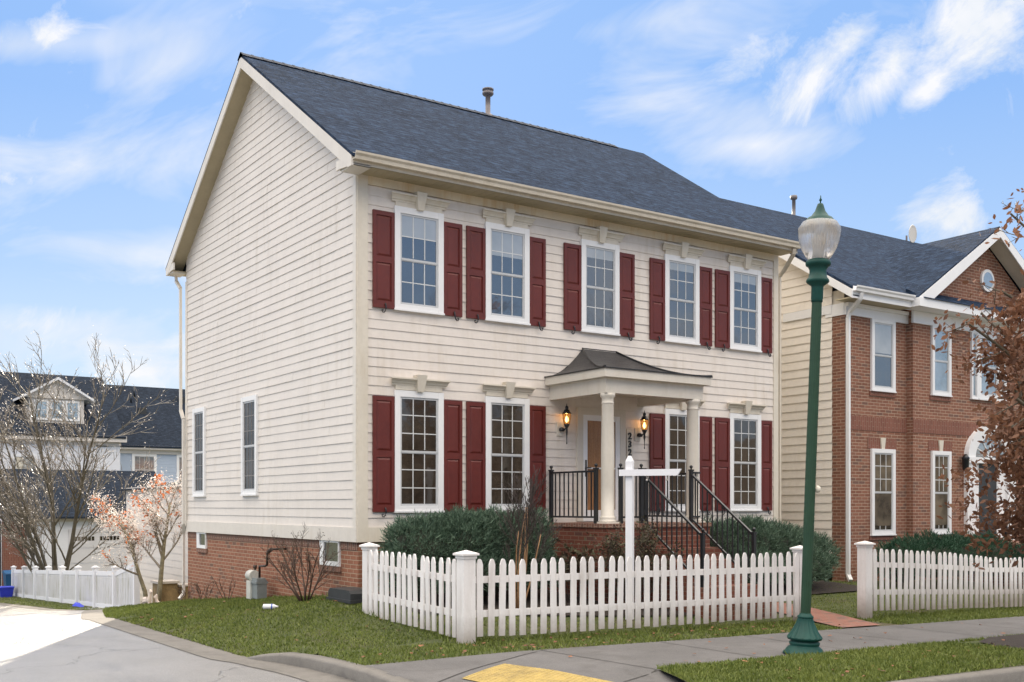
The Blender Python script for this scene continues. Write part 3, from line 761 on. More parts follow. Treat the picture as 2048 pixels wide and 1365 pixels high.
# ------------------------------------------------------------------ porch
pr_ = MB()
xl, xr, yf = 3.60, 6.0, -1.68
N = 10
def psurf(t, k):   # k: point round the hip (0 left wall, 1 left front, 2 right front, 3 right wall)
    zz = 3.955+.56*(1-t)**1.75
    xL = 4.45-(4.45-xl)*t; xR = 5.22+(xr-5.22)*t; yy = yf*t
    return [(xL, 0, zz), (xL, yy, zz), (xR, yy, zz), (xR, 0, zz)][k]
for i in range(N):
    for k in range(3):
        a, b = psurf(i/N, k), psurf(i/N, k+1); c, d = psurf((i+1)/N, k+1), psurf((i+1)/N, k)
        n = pr_.pts([a, b, c, d]); pr_.face((n, n+1, n+2, n+3), 0, False)
for k in (1, 2): pr_.tube([tuple(Vector(psurf(i/N, k))+Vector((0,0,.012))) for i in range(N+1)], .017, 6)
pr_.tube([(4.45,-.0,4.52),(5.22,-.0,4.52)], .02, 6)
pr_.box(xl-.01, xr+.01, yf-.012, 0, 3.935, 3.955)
pr_.build('porch_roof', 'metal_roof', H)
m = MB(); m.box(xl+.01, xr-.01, yf+.01, 0, 3.80, 3.936); m.build('porch_fascia', 'porch_trim', H)
m = MB(); bx0, bx1, by = 3.71, 5.90, -1.56
m.box(bx0, bx0+.16, by, 0, 3.55, 3.80); m.box(bx1-.16, bx1, by, 0, 3.55, 3.80); m.box(bx0+.16, bx1-.16, by, by+.16, 3.552, 3.80); m.box(bx0+.16, bx1-.16, by+.16, 0, 3.70, 3.80)
m.build('porch_beam', 'porch_trim', H)
for x in (3.83, 5.75):
    m = MB(); m.lathe([(.145,0),(.145,.045),(.125,.05),(.14,.075),(.125,.1),(.11,.11),(.112,.6),(.109,1.2),(.098,1.95),(.10,1.955),(.11,1.965),(.10,1.98),(.098,2.0),(.098,2.05),(.125,2.08),(.125,2.13)], (x,-1.46,1.42), 28)
    m.box(x-.155, x+.155, -1.46-.155, -1.46+.155, 1.40, 1.435)
    m.build('porch_column', 'porch_trim', H)
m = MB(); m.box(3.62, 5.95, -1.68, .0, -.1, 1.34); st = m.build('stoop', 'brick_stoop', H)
m = MB(); m.box(3.59, 5.98, -1.71, .0, 1.34, 1.405); m.build('stoop_cap', 'brick_soldier', st)
m = MB(); n_ = 6
for i in range(n_):
    z = 1.19-.19*i; y0 = -1.71-.28*i
    m.box(4.34+.0*i, 5.64, y0-.28, y0, -.1, z)
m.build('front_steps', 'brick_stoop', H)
# railings
def railing(parent, p0, p1, z0, z1, nb, post0=True, post1=True, hh=.86):
    p0, p1 = Vector((*p0, z0)), Vector((*p1, z1)); up_ = Vector((0,0,1))
    m = MB(); m.bar(p0+up_*hh, p1+up_*hh, .04, .032); m.bar(p0+up_*.10, p1+up_*.10, .03, .03)
    r = m.build('railing', 'black', parent)
    base = None
    for i in range(1, nb+1):
        q = p0.lerp(p1, i/(nb+1))
        if base is None:
            m = MB(); m.box(q.x-.009, q.x+.009, q.y-.009, q.y+.009, q.z+.10, q.z+hh); base = (m.build('baluster', 'black', r), q.copy())
        else: copy_part(base[0], r, q-base[1]).matrix_parent_inverse = base[0].matrix_parent_inverse.copy()
    for q, f in ((p0, post0), (p1, post1)):
        if f:
            m = MB(); m.box(q.x-.028, q.x+.028, q.y-.028, q.y+.028, q.z-.02, q.z+hh+.05); m.box(q.x-.036, q.x+.036, q.y-.036, q.y+.036, q.z+hh+.03, q.z+hh+.055)
            m.lathe([(.01,0),(.014,.02),(.028,.035),(.03,.05),(.022,.066),(.004,.075)], (q.x, q.y, q.z+hh+.055), 10)
            m.build('railing_post', 'black', r)
    return r
railing(H, (3.68,-.10), (3.68,-1.34), 1.41, 1.41, 9)
railing(H, (3.99,-1.60), (4.42,-1.62), 1.41, 1.41, 3)
railing(H, (5.56,-1.62), (5.78,-1.60), 1.41, 1.41, 1, True, False)
railing(H, (5.86,-.10), (5.86,-1.30), 1.41, 1.41, 9)
railing(H, (4.42,-1.66), (4.42,-3.06), 1.36, .36, 11, False, True)
railing(H, (5.56,-1.66), (5.56,-3.06), 1.36, .36, 11, False, True)
# door
m = MB(F0); m.box(4.30, 4.43, 0, .05, 1.42, 3.46); m.box(5.29, 5.42, 0, .05, 1.42, 3.46); m.box(4.43, 5.29, 0, .048, 3.33, 3.46); m.build('door_casing', 'porch_trim', H)
m = MB(F0); m.box(4.43, 5.29, .0, .018, 1.42, 3.33)
for (a, b) in ((4.56, 4.83), (4.89, 5.16)):
    for (c, d) in ((1.75, 2.25), (2.42, 2.92), (3.0, 3.18)): m.box(a, b, .018, .024, c, d)
dr = m.build('front_door', 'wood_door', H)
m = MB(F0)
m.box(4.43, 4.53, .02, .045, 1.42, 3.33); m.box(5.19, 5.29, .02, .045, 1.42, 3.33); m.box(4.53, 5.19, .02, .044, 3.23, 3.33); m.box(4.53, 5.19, .02, .044, 1.42, 1.62); m.box(4.53, 5.19, .025, .04, 2.36, 2.39)
m.build('storm_door_frame', 'white', dr)
m = MB(F0); m.box(4.475, 4.505, .045, .055, 2.22, 2.52); m.tube([(4.49,.055,2.38),(4.49,.085,2.38),(4.58,.09,2.38)], .011, 6); m.build('door_handle', 'black', dr)
for x, z in ((3.99, 2.91), (5.80, 2.88)):
    m = MB(FR(x, 0)); m.box(-.13, .0, 0, .03, z+.02, z+.26, 1)
    m.tube([(-.03,.03,z+.14),(-.02,.09,z+.12),(0,.13,z+.17)], .014, 6); m.lathe([(.045,-.02),(.055,.0),(.05,.03),(.02,.05)], (-.04,.05,z+.12), 12)
    m.lathe([(.006,-.13),(.012,-.11),(.006,-.09),(.009,.02),(.02,.08),(.018,.15),(.045,.2),(.052,.225)], (0,.14,z), 12)
    m.lathe([(.078,.405),(.082,.415),(.06,.44),(.045,.475),(.02,.485),(.032,.5),(.028,.53),(.008,.55),(.004,.585)], (0,.14,z), 14)
    for k in range(6):
        a = k*math.pi/3; ca, sa = math.cos(a), math.sin(a)
        m.tube([(ca*.053,.14+sa*.053,z+.22),(ca*.074,.14+sa*.074,z+.32),(ca*.078,.14+sa*.078,z+.41)], .0045, 4)
    ln = m.build('wall_lantern', ['black','porch_trim'], H)
    g = MB(FR(x, 0)); g.lathe([(.048,.225),(.066,.29),(.074,.35),(.072,.405)], (0,.14,z), 16, cap=False); g.build('lantern_glass', 'amber', ln)
    g = MB(FR(x, 0)); g.lathe([(.004,.25),(.022,.27),(.030,.30),(.022,.34),(.004,.37)], (0,.14,z), 10); g.build('bulb', 'bulb', ln)
    pl_ = bpy.data.lights.new('lantern_light', 'POINT'); pl_.energy = 5; pl_.color = (1,.5,.18); pl_.shadow_soft_size = .03
    po = bpy.data.objects.new('lantern_light', pl_); COL.objects.link(po); po.location = (x, -.14, z+.45-.03)
m = MB(F0); m.box(5.465, 5.60, .017, .03, 2.52, 3.12); pl = m.build('number_plaque', 'trim', H)
for ch, z in (('2', 2.93), ('3', 2.78), ('2', 2.63)):
    cu = bpy.data.curves.new('num', 'FONT'); cu.body = ch; cu.size = .17; cu.extrude = .008; cu.offset = .004
    to = bpy.data.objects.new('num', cu); COL.objects.link(to); bpy.context.view_layer.update()
    me = bpy.data.meshes.new_from_object(to.evaluated_get(bpy.context.evaluated_depsgraph_get())); bpy.data.objects.remove(to)
    me.transform(Matrix.Translation((5.49, -.042, z)) @ Matrix.Rotation(R(90), 4, 'X')); me.materials.clear(); me.materials.append(MT['black'])
    no = bpy.data.objects.new('house_number', me); COL.objects.link(no); no.parent = pl; no.matrix_parent_inverse = Matrix.Translation(-parent_world(pl))

# ------------------------------------------------------------------ neighbour brick house
B = thing('brick_house', 'red brick house with a white trimmed gable and arched doorway beside the cream house', 'house', (11.7,0,0))
NX, NW, BX, BY = 11.7, 21.5, 13.87, -.18
FB, FB2 = FR(0,0), FR(0,BY)
m = MB(); m.box(NX, NW+3, 0, 9.8, -.4, 6.10); m.build('brick_wall', 'brick_nb', B)
m = MB(); m.box(BX, 19.4, BY, .0, -.4, 6.12); m.prism([(13.72,6.12),(13.72,6.21),(16.63,8.14),(19.54,6.21),(19.54,6.12)], 1, BY, .3); m.build('brick_bay', 'brick_nb', B)
m = MB(); m.box(NX+.01, BX, -.012, 0, 3.37, 3.68); m.box(BX, 19.4, BY-.012, BY, 3.37, 3.68); m.build('soldier_band', 'brick_nbs', B)
T = SD(NX, 0)
def nb_ext(z): lo = (z+.12-6.37)/.63-.45; return (-9.8+max(0, lo), -max(.33, lo))
siding_wall(T, .62, 9.4, nb_ext, M('warm_side_siding', (.80,.745,.665), .55, .05, 1.2, streak=.12, strcol=(.46,.34,.18)), 'side_siding', B, exposure=.19, out=.02)
m = MB(T); m.box(-9.8, -.33, -.05, .0, -.4, .62); m.build('foundation', 'trim', B)
m = MB(T); m.box(-.5, .0, .005, .03, 5.86, 6.12); m.box(-1.7,-.33,.005,.04,5.93,6.12); m.build('cornice', 'white', B)
roof_slab(B, 'roof', NX-.3, NW+3.3, -.45, 6.37, 5, 9.80, 10.3, 6.37)
m = MB(); m.prism([(-.45, 6.30), (5, 9.74), (10.3, 6.30), (10.3,6.12), (5,9.52), (-.45,6.12)], 0, NX-.33, NX-.3); m.build('rake_board', 'white', B)
m = MB(); m.prism([(-.45, 6.20), (5, 9.62), (10.3, 6.20), (10.3,6.17), (5,9.59), (-.45,6.17)], 0, NX-.3, NX); m.build('rake_soffit', 'trim', B)
# gable cross roof
GX, GZ = 16.63, 8.38
m = MB(); m.prism([(13.45,6.37),(GX,GZ),(19.8,6.37),(19.8,6.31),(GX,GZ-.06),(13.45,6.31)], 1, -.62, 2.9); m.build('gable_roof', 'roof', B)
m = MB(); m.prism([(13.43,6.32),(GX,GZ-.04),(19.82,6.32),(19.82,6.14),(19.6,6.14),(GX,GZ-.26),(13.66,6.14),(13.43,6.14)], 1, -.64, -.615); m.build('gable_trim', 'white', B)
m = MB(); m.prism([(13.45,6.2),(GX,GZ-.17),(19.8,6.2),(19.8,6.17),(GX,GZ-.20),(13.45,6.17)], 1, -.61, BY); m.build('gable_soffit', 'trim', B)
m = MB(); m.box(13.42, 19.84, -.66, BY, 6.14, 6.33); m.build('gable_cornice', 'white', B)
m = MB(); m.box(NX+.02, NW+3, .03, 9.7, 6.105, 6.42); m.build('eave_wall', 'trim', B)
m = MB(); m.box(NX-.3, 13.42, -.45, -.42, 6.13, 6.32); m.build('fascia', 'white', B)
m = MB(); m.prism([(-.70,6.33),(BY,6.62),(BY,6.33)], 0, 13.6, 19.7); m.build('pent_roof', 'roof', B)
m = MB(); m.box(NX-.02, BX, -.06, 0, 5.86, 6.12); m.box(BX-.06, 19.5, BY-.06, BY, 5.86, 6.135); m.box(NX-.02, BX-.06, -.12, -.06, 6.04, 6.12); m.build('cornice', 'white', B)
m = MB(); m.box(NX-.3, 13.5, -.42, 0, 6.13, 6.16); m.build('eave_soffit', 'soffit', B)
gutter_run(B, NX-.3, 13.42, -.452, 6.38, -1, 'white')
downspout(B, [(11.62,-.50,6.25),(11.64,-.45,6.12),(11.74,-.10,5.9),(11.74,-.06,5.8),(11.74,-.06,.2),(11.70,-.16,.08)], .085, .06, 'white')
MT['glass_nb'] = glass_mat('bright_reflecting_glass', (.10,.14,.16), .05, 3.6, .10, (.22,.27,.3))
for (a, b, y_) in ((12.57, 13.41, 0), (14.53, 15.27, BY)):
    Tn = FR(0, y_)
    window(Tn, B, a, b, 4.28, 5.88, 1, (2,2), .09, glass='glass' if y_ == 0 else 'glass_nb', blind=.47 if y_ == 0 else 0, muntins=False, o0=.003)
    window(Tn, B, a, b, 1.06, 2.97, 3, (3,3), .09, glass='glass_low', blind=.93, blindmat='curtain', o0=.003)
    for z in (5.88, 2.97):
        m = MB(Tn); m.box(a-.09, b+.09, 0, .012, z, z+.24); l_ = m.build('brick_lintel', 'brick_nbs', B)
        c = (a+b)/2; m = MB(Tn); n = m.pts([(c-.05,0,z),(c+.05,0,z),(c+.09,0,z+.25),(c-.09,0,z+.25),(c-.05,.04,z),(c+.05,.04,z),(c+.09,.04,z+.25),(c-.09,.04,z+.25)])
        for f in ((4,5,6,7),(0,1,5,4),(1,2,6,5),(2,3,7,6),(3,0,4,7),(3,2,1,0)): m.face([n+i for i in f])
        m.build('keystone', 'trim', l_)
    for z in (4.25, 1.03): m = MB(Tn); m.box(a-.04, b+.04, 0, .03, z-.10, z-.002); m.build('brick_sill', 'brick_nbs', B)
for a, b in ((16.10, 16.36), (16.36, 17.31), (17.31, 17.57)):
    window(FB2, B, a, b, 4.28, 5.88, 1, (2,2), .05 if b-a < .3 else .13, glass='glass_nb', muntins=False, o0=.003)
m = MB(FB2); m.box(15.98, 17.7, 0, .012, 5.88, 6.1); m.build('brick_lintel', 'brick_nbs', B)
m = MB(FB2); k = 28; pts = [(16.78+.27*math.cos(2*math.pi*i/k), 7.17+.27*math.sin(2*math.pi*i/k)) for i in range(k)]
m.prism(pts, 1, -.03, .05); ov = m.build('oval_window', 'white', B)
m = MB(FB2); pts = [(16.78+.2*math.cos(2*math.pi*i/k), 7.17+.2*math.sin(2*math.pi*i/k)) for i in range(k)]; m.prism(pts, 1, .05, .056); m.build('pane', 'glass_nb', ov)
# arched doorway
m = MB(FB2); c = 16.88; m.box(15.85, 16.22, 0, .10, .8, 2.85); m.box(17.54, 17.91, 0, .10, .8, 2.85); m.box(15.85, 17.91, 0, .14, 2.72, 2.86)
oa = [(c+1.03*math.cos(math.pi*i/20), 2.86+.80*math.sin(math.pi*i/20)) for i in range(21)]; ia = [(c+.70*math.cos(math.pi*i/20), 2.86+.50*math.sin(math.pi*i/20)) for i in range(21)]
for i in range(20):
    n = m.pts([(oa[i][0],.12,oa[i][1]),(oa[i+1][0],.12,oa[i+1][1]),(ia[i+1][0],.10,ia[i+1][1]),(ia[i][0],.10,ia[i][1]),(oa[i][0],0,oa[i][1]),(oa[i+1][0],0,oa[i+1][1]),(ia[i+1][0],0,ia[i+1][1]),(ia[i][0],0,ia[i][1])])
    for f in ((0,1,2,3),(4,5,1,0),(3,2,6,7)): m.face([n+q for q in f])
dw = m.build('door_surround', 'white', B)
m = MB(FB2); m.prism([(c+.70*math.cos(math.pi*i/20), 2.86+.50*math.sin(math.pi*i/20)) for i in range(21)], 1, 0, .03); m.build('fanlight', 'glass_nb', dw)
m = MB(FB2)
for i in range(1, 6): a = math.pi*i/6; m.bar((c, .04, 2.87), (c+.7*math.cos(a), .04, 2.86+.5*math.sin(a)), .02, .02)
m.build('fanlight_bars', 'white', dw)
m = MB(FB2); m.box(16.40, 17.36, 0, .02, .8, 2.72); m.build('front_door', 'plastic_dark', B)
m = MB(FB2)
for s, x in ((1, 16.22), (-1, 17.36)): m.box(min(x, x+.18*s), max(x, x+.18*s) if s>0 else x+.18, 0, .04, .8, 2.72)
m.build('sidelight', 'white', B)
m = MB(); m.box(15.4, 18.2, -1.5, BY, -.4, .85); m.build('stoop', 'brick_nb', B)
r2 = railing(B, (15.5,-1.45), (17.2,-1.45), .85, .85, 12)
m = MB(FB2); m.lathe([(.02,0),(.07,.06),(.085,.3),(.1,.32),(.03,.42)], (15.72,.13,2.5), 10); m.build('wall_lantern', 'black', B)
m = MB(); m.lathe([(.16,-.1),(.12,.0),(.055,.05),(.05,.05),(.05,.66),(.09,.68),(.1,.72),(.09,.78),(.05,.79)], (16.2,5.3,9.68), 14); m.build('vent_pipe', 'pipe', B)
m = MB()
for i in range(7):
    pass
ring = []
for i in range(7):
    rr = .27*i/6; ring.append((rr, .07*(i/6)**2))
m.lathe([(r_, z) for r_, z in ring] + [(.26,.08),(.22,.06)], (0,0,0), 22)
do = m.build('satellite_dish', 'trim_side', B, fix=True)
do.location = (21.0, 4.9, 9.98); do.rotation_euler = (R(95), 0, R(10)); do.matrix_parent_inverse = Matrix.Translation(-Vector(B.location))
m = MB(); m.bar((20.95,5.0,9.6),(20.95,5.0,9.95),.04); m.build('dish_mast', 'pipe', B)

# ------------------------------------------------------------------ picket fences
def picket_mesh(w=.088, t=.02, h=.95):
    m = MB(); m.prism([(-w/2,0),(w/2,0),(w/2,h-.07),(w*.30,h-.018),(w*.12,h),(-w*.12,h),(-w*.30,h-.018),(-w/2,h-.07)], 1, -t/2, t/2)
    return m
PK = None
def picket_fence(label, posts, runs, group=None):
    global PK
    f = thing('picket_fence', label, 'fence', (*posts[0][:2], posts[0][2]), group)
    for (x, y, zb, zt, w) in posts:
        m = MB(); m.box(x-w/2, x+w/2, y-w/2, y+w/2, zb-.05, zt-.06)
        m.box(x-w/2-.012, x+w/2+.012, y-w/2-.012, y+w/2+.012, zt-.10, zt-.062)
        m.box(x-w/2-.035, x+w/2+.035, y-w/2-.035, y+w/2+.035, zt-.06, zt-.035)
        c = w/2+.03; n = m.pts([(x-c,y-c,zt-.035),(x+c,y-c,zt-.035),(x+c,y+c,zt-.035),(x-c,y+c,zt-.035),(x,y,zt+.005)])
        for q in ((0,1,4),(1,2,4),(2,3,4),(3,0,4)): m.face([n+i for i in q])
        p = m.build('fence_post', 'fence', f)
    for (p0, p1, out, topf, botf, h, sp) in runs:
        a, b = Vector(p0), Vector(p1); L = (b-a).length; d = (b-a)/L; ang = math.atan2(d.y, d.x)
        nr = Vector(out)
        seg = 8
        for zr in (.30, .74):
            m = MB()
            for k in range(seg):
                q0 = a+d*L*k/seg; q1 = a+d*L*(k+1)/seg; off = -nr*.025
                z0 = botf(k/seg)+zr*(topf(k/seg)-botf(k/seg)); z1 = botf((k+1)/seg)+zr*(topf((k+1)/seg)-botf((k+1)/seg))
                m.bar((q0.x+off.x, q0.y+off.y, z0), (q1.x+off.x, q1.y+off.y, z1), .028, .085)
            m.build('fence_rail', 'fence', f)
        n = int(L/sp)
        for k in range(n):
            t = (k+.5)/n; q = a+d*(L*t+rnd.gauss(0,.005)); zt = topf(t)+rnd.uniform(-.012,.010); zb = botf(t)+rnd.uniform(-.01,.015)
            if PK is None:
                me = picket_mesh().build('picket', 'fence').data; bpy.data.objects.remove(bpy.data.objects['picket']); PK = me
            o = bpy.data.objects.new('picket', PK); COL.objects.link(o); o.parent = f; o.matrix_parent_inverse = Matrix.Translation(-Vector(f.location))
            o.location = (q.x, q.y, zb); o.scale = (1, 1, (zt-zb)/.95); o.rotation_euler = (rnd.uniform(-.014,.014), rnd.gauss(0,.011), ang+rnd.uniform(-.03,.03))
    return f
picket_fence('white picket fence around the front corner of the cream house yard',
    [(-.45,-3.92,0,1.15,.17), (-.45,-1.30,.06,1.17,.15), (5.66,-3.92,-.11,1.08,.15)],
    [((-.36,-3.98),(5.58,-3.98),(0,-1), lambda t: 1.035-.05*t, lambda t: .075-.10*t, .95, .157),
     ((-.51,-3.83),(-.51,-1.38),(-1,0), lambda t: 1.035+.05*t, lambda t: .07+.06*t, .95, .157)], 'white picket fences along the sidewalk')
picket_fence('white picket fence in front of the brick house, right of the lamp post',
    [(7.24,-3.92,-.14,1.12,.17),(16.5,-3.92,-.3,.9,.17)],
    [((7.36,-3.98),(16.4,-3.98),(0,-1), lambda t: 1.0-.25*min(1,t*2.4)+.02*math.sin(t*9), lambda t: -.03-.17*min(1,t*1.9), .95, .157)], 'white picket fences along the sidewalk')

# ------------------------------------------------------------------ street lamp
LP = thing('street_lamp', 'green cast iron street lamp with ribbed glass globe on the verge', 'street lamp', (2.57,-6.62,-.05))
def lamp_part(name, prof, mat, **k):
    m = MB(); m.lathe(prof, (0,0,0), **k); o = m.build(name, mat); o.parent = LP; return o
lamp_part('lamp_base', [(.25,0),(.245,.02),(.225,.03),(.205,.065),(.175,.09),(.165,.10),(.175,.115),(.18,.135),(.16,.15),(.165,.16),(.195,.17),(.205,.19),(.20,.20)], 'green', n=40)
lamp_part('lamp_base_skirt', [(.20,.199),(.178,.23),(.150,.27),(.125,.32),(.105,.36),(.092,.40),(.088,.425)], 'green', n=96, flute=.035, nf=16, cap=False)
lamp_part('lamp_base_collar', [(.088,.42),(.094,.43),(.094,.445),(.072,.46),(.068,.475),(.06,.48)], 'green', n=32)
lamp_part('lamp_shaft', [(.057,.478),(.060,1.5),(.060,3.0),(.056,4.16)], 'greenshaft', n=96, flute=.035, nf=16, cap=False)
lamp_part('lamp_capital', [(.056,4.155),(.066,4.16),(.066,4.19),(.069,4.20),(.069,4.33),(.075,4.35),(.125,4.385),(.134,4.40),(.13,4.42),(.108,4.45),(.098,4.50),(.098,4.535),(.115,4.575),(.142,4.59),(.147,4.61),(.142,4.64),(.12,4.655)], 'green', n=40)
gl = lamp_part('lamp_globe', [(.115,4.655),(.15,4.70),(.175,4.74),(.205,4.80),(.225,4.86),(.238,4.93),(.244,5.0),(.245,5.03),(.20,5.10)], 'globe', n=96, cap=False)
lamp_part('lamp_bulb', [(.01,4.66),(.045,4.68),(.05,4.78),(.075,4.84),(.075,4.92),(.04,4.98)], 'trim', n=20)
lamp_part('lamp_cap', [(.235,5.025),(.215,5.045),(.205,5.07),(.195,5.09),(.155,5.135),(.145,5.15),(.105,5.17),(.085,5.2),(.062,5.23),(.045,5.28),(.034,5.315),(.028,5.322),(.012,5.328)], 'green', n=40)
lamp_part('lamp_finial', [(.006,5.32),(.008,5.35),(.018,5.365),(.008,5.385),(.004,5.42)], 'green', n=10)
m = MB(); m.lathe([(.0,0),(.035,.005),(.045,.03),(.035,.055),(.0,.06)], (0,0,0), 14); ok_ = m.build('lamp_outlet', 'trim'); ok_.parent = LP; ok_.location = (-.01,-.06,1.95); ok_.rotation_euler = (R(90),0,R(25))
LP.rotation_euler = Vector((.8253,-.5647,27.5)).to_track_quat('Z','Y').to_euler()

# ------------------------------------------------------------------ sign post, bushes and yard things
SP = thing('sign_post', 'empty white wooden hanging sign post in the garden behind the picket fence', 'sign post', (3.0,-2.98,.06))
m = MB(); m.box(-.052,.052,-.052,.052,-.05,2.30); n = m.pts([(-.052,-.052,2.30),(.052,-.052,2.30),(.052,.052,2.30),(-.052,.052,2.30),(-.02,-.02,2.38),(.02,-.02,2.38),(.02,.02,2.38),(-.02,.02,2.38)])
for q in ((4,5,6,7),(0,1,5,4),(1,2,6,5),(2,3,7,6),(3,0,4,7)): m.face([n+i for i in q])
o = m.build('post', 'post_white'); o.parent = SP
m = MB(); m.prism([(-.14,2.08),(.74,2.08),(.80,2.175),(-.14,2.175)], 1, -.09, -.0525); o = m.build('arm', 'post_white'); o.parent = SP
m = MB()
for x in (.28, .58): m.tube([(x,-.07,2.08),(x,-.07,2.055),(x+.012,-.07,2.045),(x,-.07,2.03)], .006, 5); m.lathe([(.0,0),(.018,.01),(.014,.03),(.0,.04)], (x,-.07,2.0), 8)
o = m.build('hook', 'stonecap'); o.parent = SP
SP.rotation_euler = (0, 0, R(-34.4-22))

def spray(m, p, d, L, w, n=4):
    """a juniper spray: narrow blades fanned along one direction"""
    d = d.normalized(); s = d.cross(Vector((rnd.uniform(-1,1), rnd.uniform(-1,1), rnd.uniform(-1,1)))).normalized()
    for i in range(n):
        q = p + d*L*i/(n+1); a = (d + s*rnd.uniform(-.9,.9) + Vector((0,0,rnd.uniform(-.2,.4)))).normalized(); b = a.cross(Vector((rnd.gauss(0,1), rnd.gauss(0,1), rnd.gauss(0,1)))).normalized()*w
        l_ = L*rnd.uniform(.35,.7); k = m.pts([q-b, q+b, q+a*l_]); m.face((k, k+1, k+2))
def bush(name, label, cat, lobes, n, mat, L=.12, w=.012, seed=1, group=None, flat=.0):
    """lobes: list of centre, radii"""
    r = random.Random(seed); m = MB(); core = MB()
    for (c, rad) in lobes:
        c = Vector(c)
        vol = rad[0]*rad[1]+rad[1]*rad[2]+rad[0]*rad[2]; k = int(n*vol)
        for i in range(k):
            while True:
                u = Vector((r.gauss(0,1), r.gauss(0,1), r.gauss(0,1)))
                if u.length > .1: break
            u.normalize()
            if u.z < -.5: u.z *= -1
            ns = 1 + .30*noise.noise(u*2.6+c) + .22*noise.noise(u*6+c)
            dep = r.random()**2*.28
            p = c + Vector((u.x*rad[0], u.y*rad[1], u.z*rad[2]))*(ns-dep)
            dr_ = Vector((u.x/rad[0], u.y/rad[1], u.z/rad[2])).normalized()
            spray(m, p, dr_*.8 + Vector((r.uniform(-.6,.6), r.uniform(-.6,.6), r.uniform(-.1,.8))), L*r.uniform(.6,1.5), w)
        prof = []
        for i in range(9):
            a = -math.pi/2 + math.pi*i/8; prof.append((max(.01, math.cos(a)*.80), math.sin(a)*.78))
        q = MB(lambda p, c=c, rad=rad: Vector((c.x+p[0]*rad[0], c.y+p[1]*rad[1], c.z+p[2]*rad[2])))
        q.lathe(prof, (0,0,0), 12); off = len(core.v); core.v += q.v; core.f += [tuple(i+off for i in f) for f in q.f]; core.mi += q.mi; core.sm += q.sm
    base = lobes[0][0]
    t = thing(name, label, cat, (base[0], base[1], lawn_z(base[0], base[1])), group)
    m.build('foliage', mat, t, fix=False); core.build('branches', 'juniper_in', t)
    return t
bush('juniper_bush', 'wide blue green juniper under the two left ground floor windows', 'bush',
     [((.62,-.95,.95),(.62,.5,.54)),((1.25,-.95,1.0),(.62,.55,.56)),((1.9,-.95,1.05),(.62,.55,.50)),((2.5,-.9,1.05),(.5,.5,.52)),((.45,-1.0,.62),(.5,.45,.42)),((1.5,-1.2,.62),(.8,.5,.42)),((2.45,-1.05,.62),(.55,.45,.42))], 3600, 'juniper', .11, .0075, 2, 'junipers beside the front steps')
bush('juniper_bush', 'green juniper right of the front steps, beneath the last shutters', 'bush',
     [((6.9,-.85,.85),(.6,.5,.5)),((7.7,-.9,.9),(.65,.5,.5)),((8.5,-.75,.85),(.7,.5,.46)),((9.3,-.6,.72),(.7,.5,.45)),((10.0,-.5,.65),(.55,.45,.40)),((7.3,-1.2,.5),(.8,.5,.42)),((8.9,-1.0,.45),(.9,.5,.40))], 3200, 'juniper', .11, .0075, 3, 'junipers beside the front steps')
bush('hedge', 'low dark green hedge in front of the brick house windows', 'hedge',
     [((12.2,-1.1,.45),(.7,.5,.50)),((13.1,-1.15,.52),(.8,.55,.50)),((14.1,-1.15,.52),(.8,.55,.50)),((15.0,-1.3,.48),(.8,.55,.50)),((15.9,-2.1,.42),(.8,.55,.50))], 1700, 'hedge', .10, .010, 4)

# branching plants ---------------------------------------------------
def grow(m, p, d, L, r, lvl, rd, o, tips):
    nseg = o.get('seg', 4); ps = [p.copy()]; rs = [r]; dd = d.normalized()
    for i in range(nseg):
        j = o['wander']; dd = (dd + Vector((rd.gauss(0,j), rd.gauss(0,j), rd.gauss(0,j))) + Vector((0,0,o['up'])) + Vector(o.get('bias', (0,0,0)))).normalized()
        ps.append(ps[-1] + dd*L/nseg); rs.append(r*(1-(i+1)/nseg*(1-o['taper'])))
    m.tube([tuple(q) for q in ps], rs, 6 if lvl == 0 else (5 if lvl == 1 else 3), o.get('mi', lambda l: 0)(lvl), cap=(lvl == 0))
    if lvl >= o['levels']: tips.append((ps, dd)); return
    nb = o['nb'][min(lvl, len(o['nb'])-1)]
    for k in range(nb):
        t = o['t0'] + (1-o['t0'])*(k+rd.random())/nb; i = min(nseg-1, int(t*nseg)); f = t*nseg-i
        q = ps[i].lerp(ps[i+1], f); ax = (ps[i+1]-ps[i]).normalized()
        s = ax.cross(Vector((rd.gauss(0,1), rd.gauss(0,1), rd.gauss(0,1)))).normalized(); an = rd.uniform(*o['ang'])
        nd = ax*math.cos(an) + s*math.sin(an)
        grow(m, q, nd, L*rd.uniform(*o['len'])*(1.15-.5*t), max(o['rmin'], rs[i]*o['rad']), lvl+1, rd, o, tips)
    tips.append((ps, dd))
def flakes(tips, per, size, mat, name, parent, rd, spread=.05, droop=0., tail=2):
    m = MB()
    for ps, d in tips:
        for k in range(per if isinstance(per, int) else (1 if rd.random() < per else 0)):
            i = rd.randrange(max(0, len(ps)-tail), len(ps)); p = ps[i] + Vector((rd.gauss(0,spread), rd.gauss(0,spread), rd.gauss(0,spread)-droop))
            u = Vector((rd.gauss(0,1), rd.gauss(0,1), rd.gauss(0,1))).normalized(); v = u.cross(Vector((rd.gauss(0,1), rd.gauss(0,1), rd.gauss(0,1)))).normalized()
            s = size*rd.uniform(.6,1.3); a = .45
            m.poly([p-u*s, p-u*s*.2+v*s*a, p+u*s*.5+v*s*a*.8, p+u*s, p+u*s*.3-v*s*a, p-u*s*.4-v*s*a*.7])
    return m.build(name, mat, parent, fix=False)

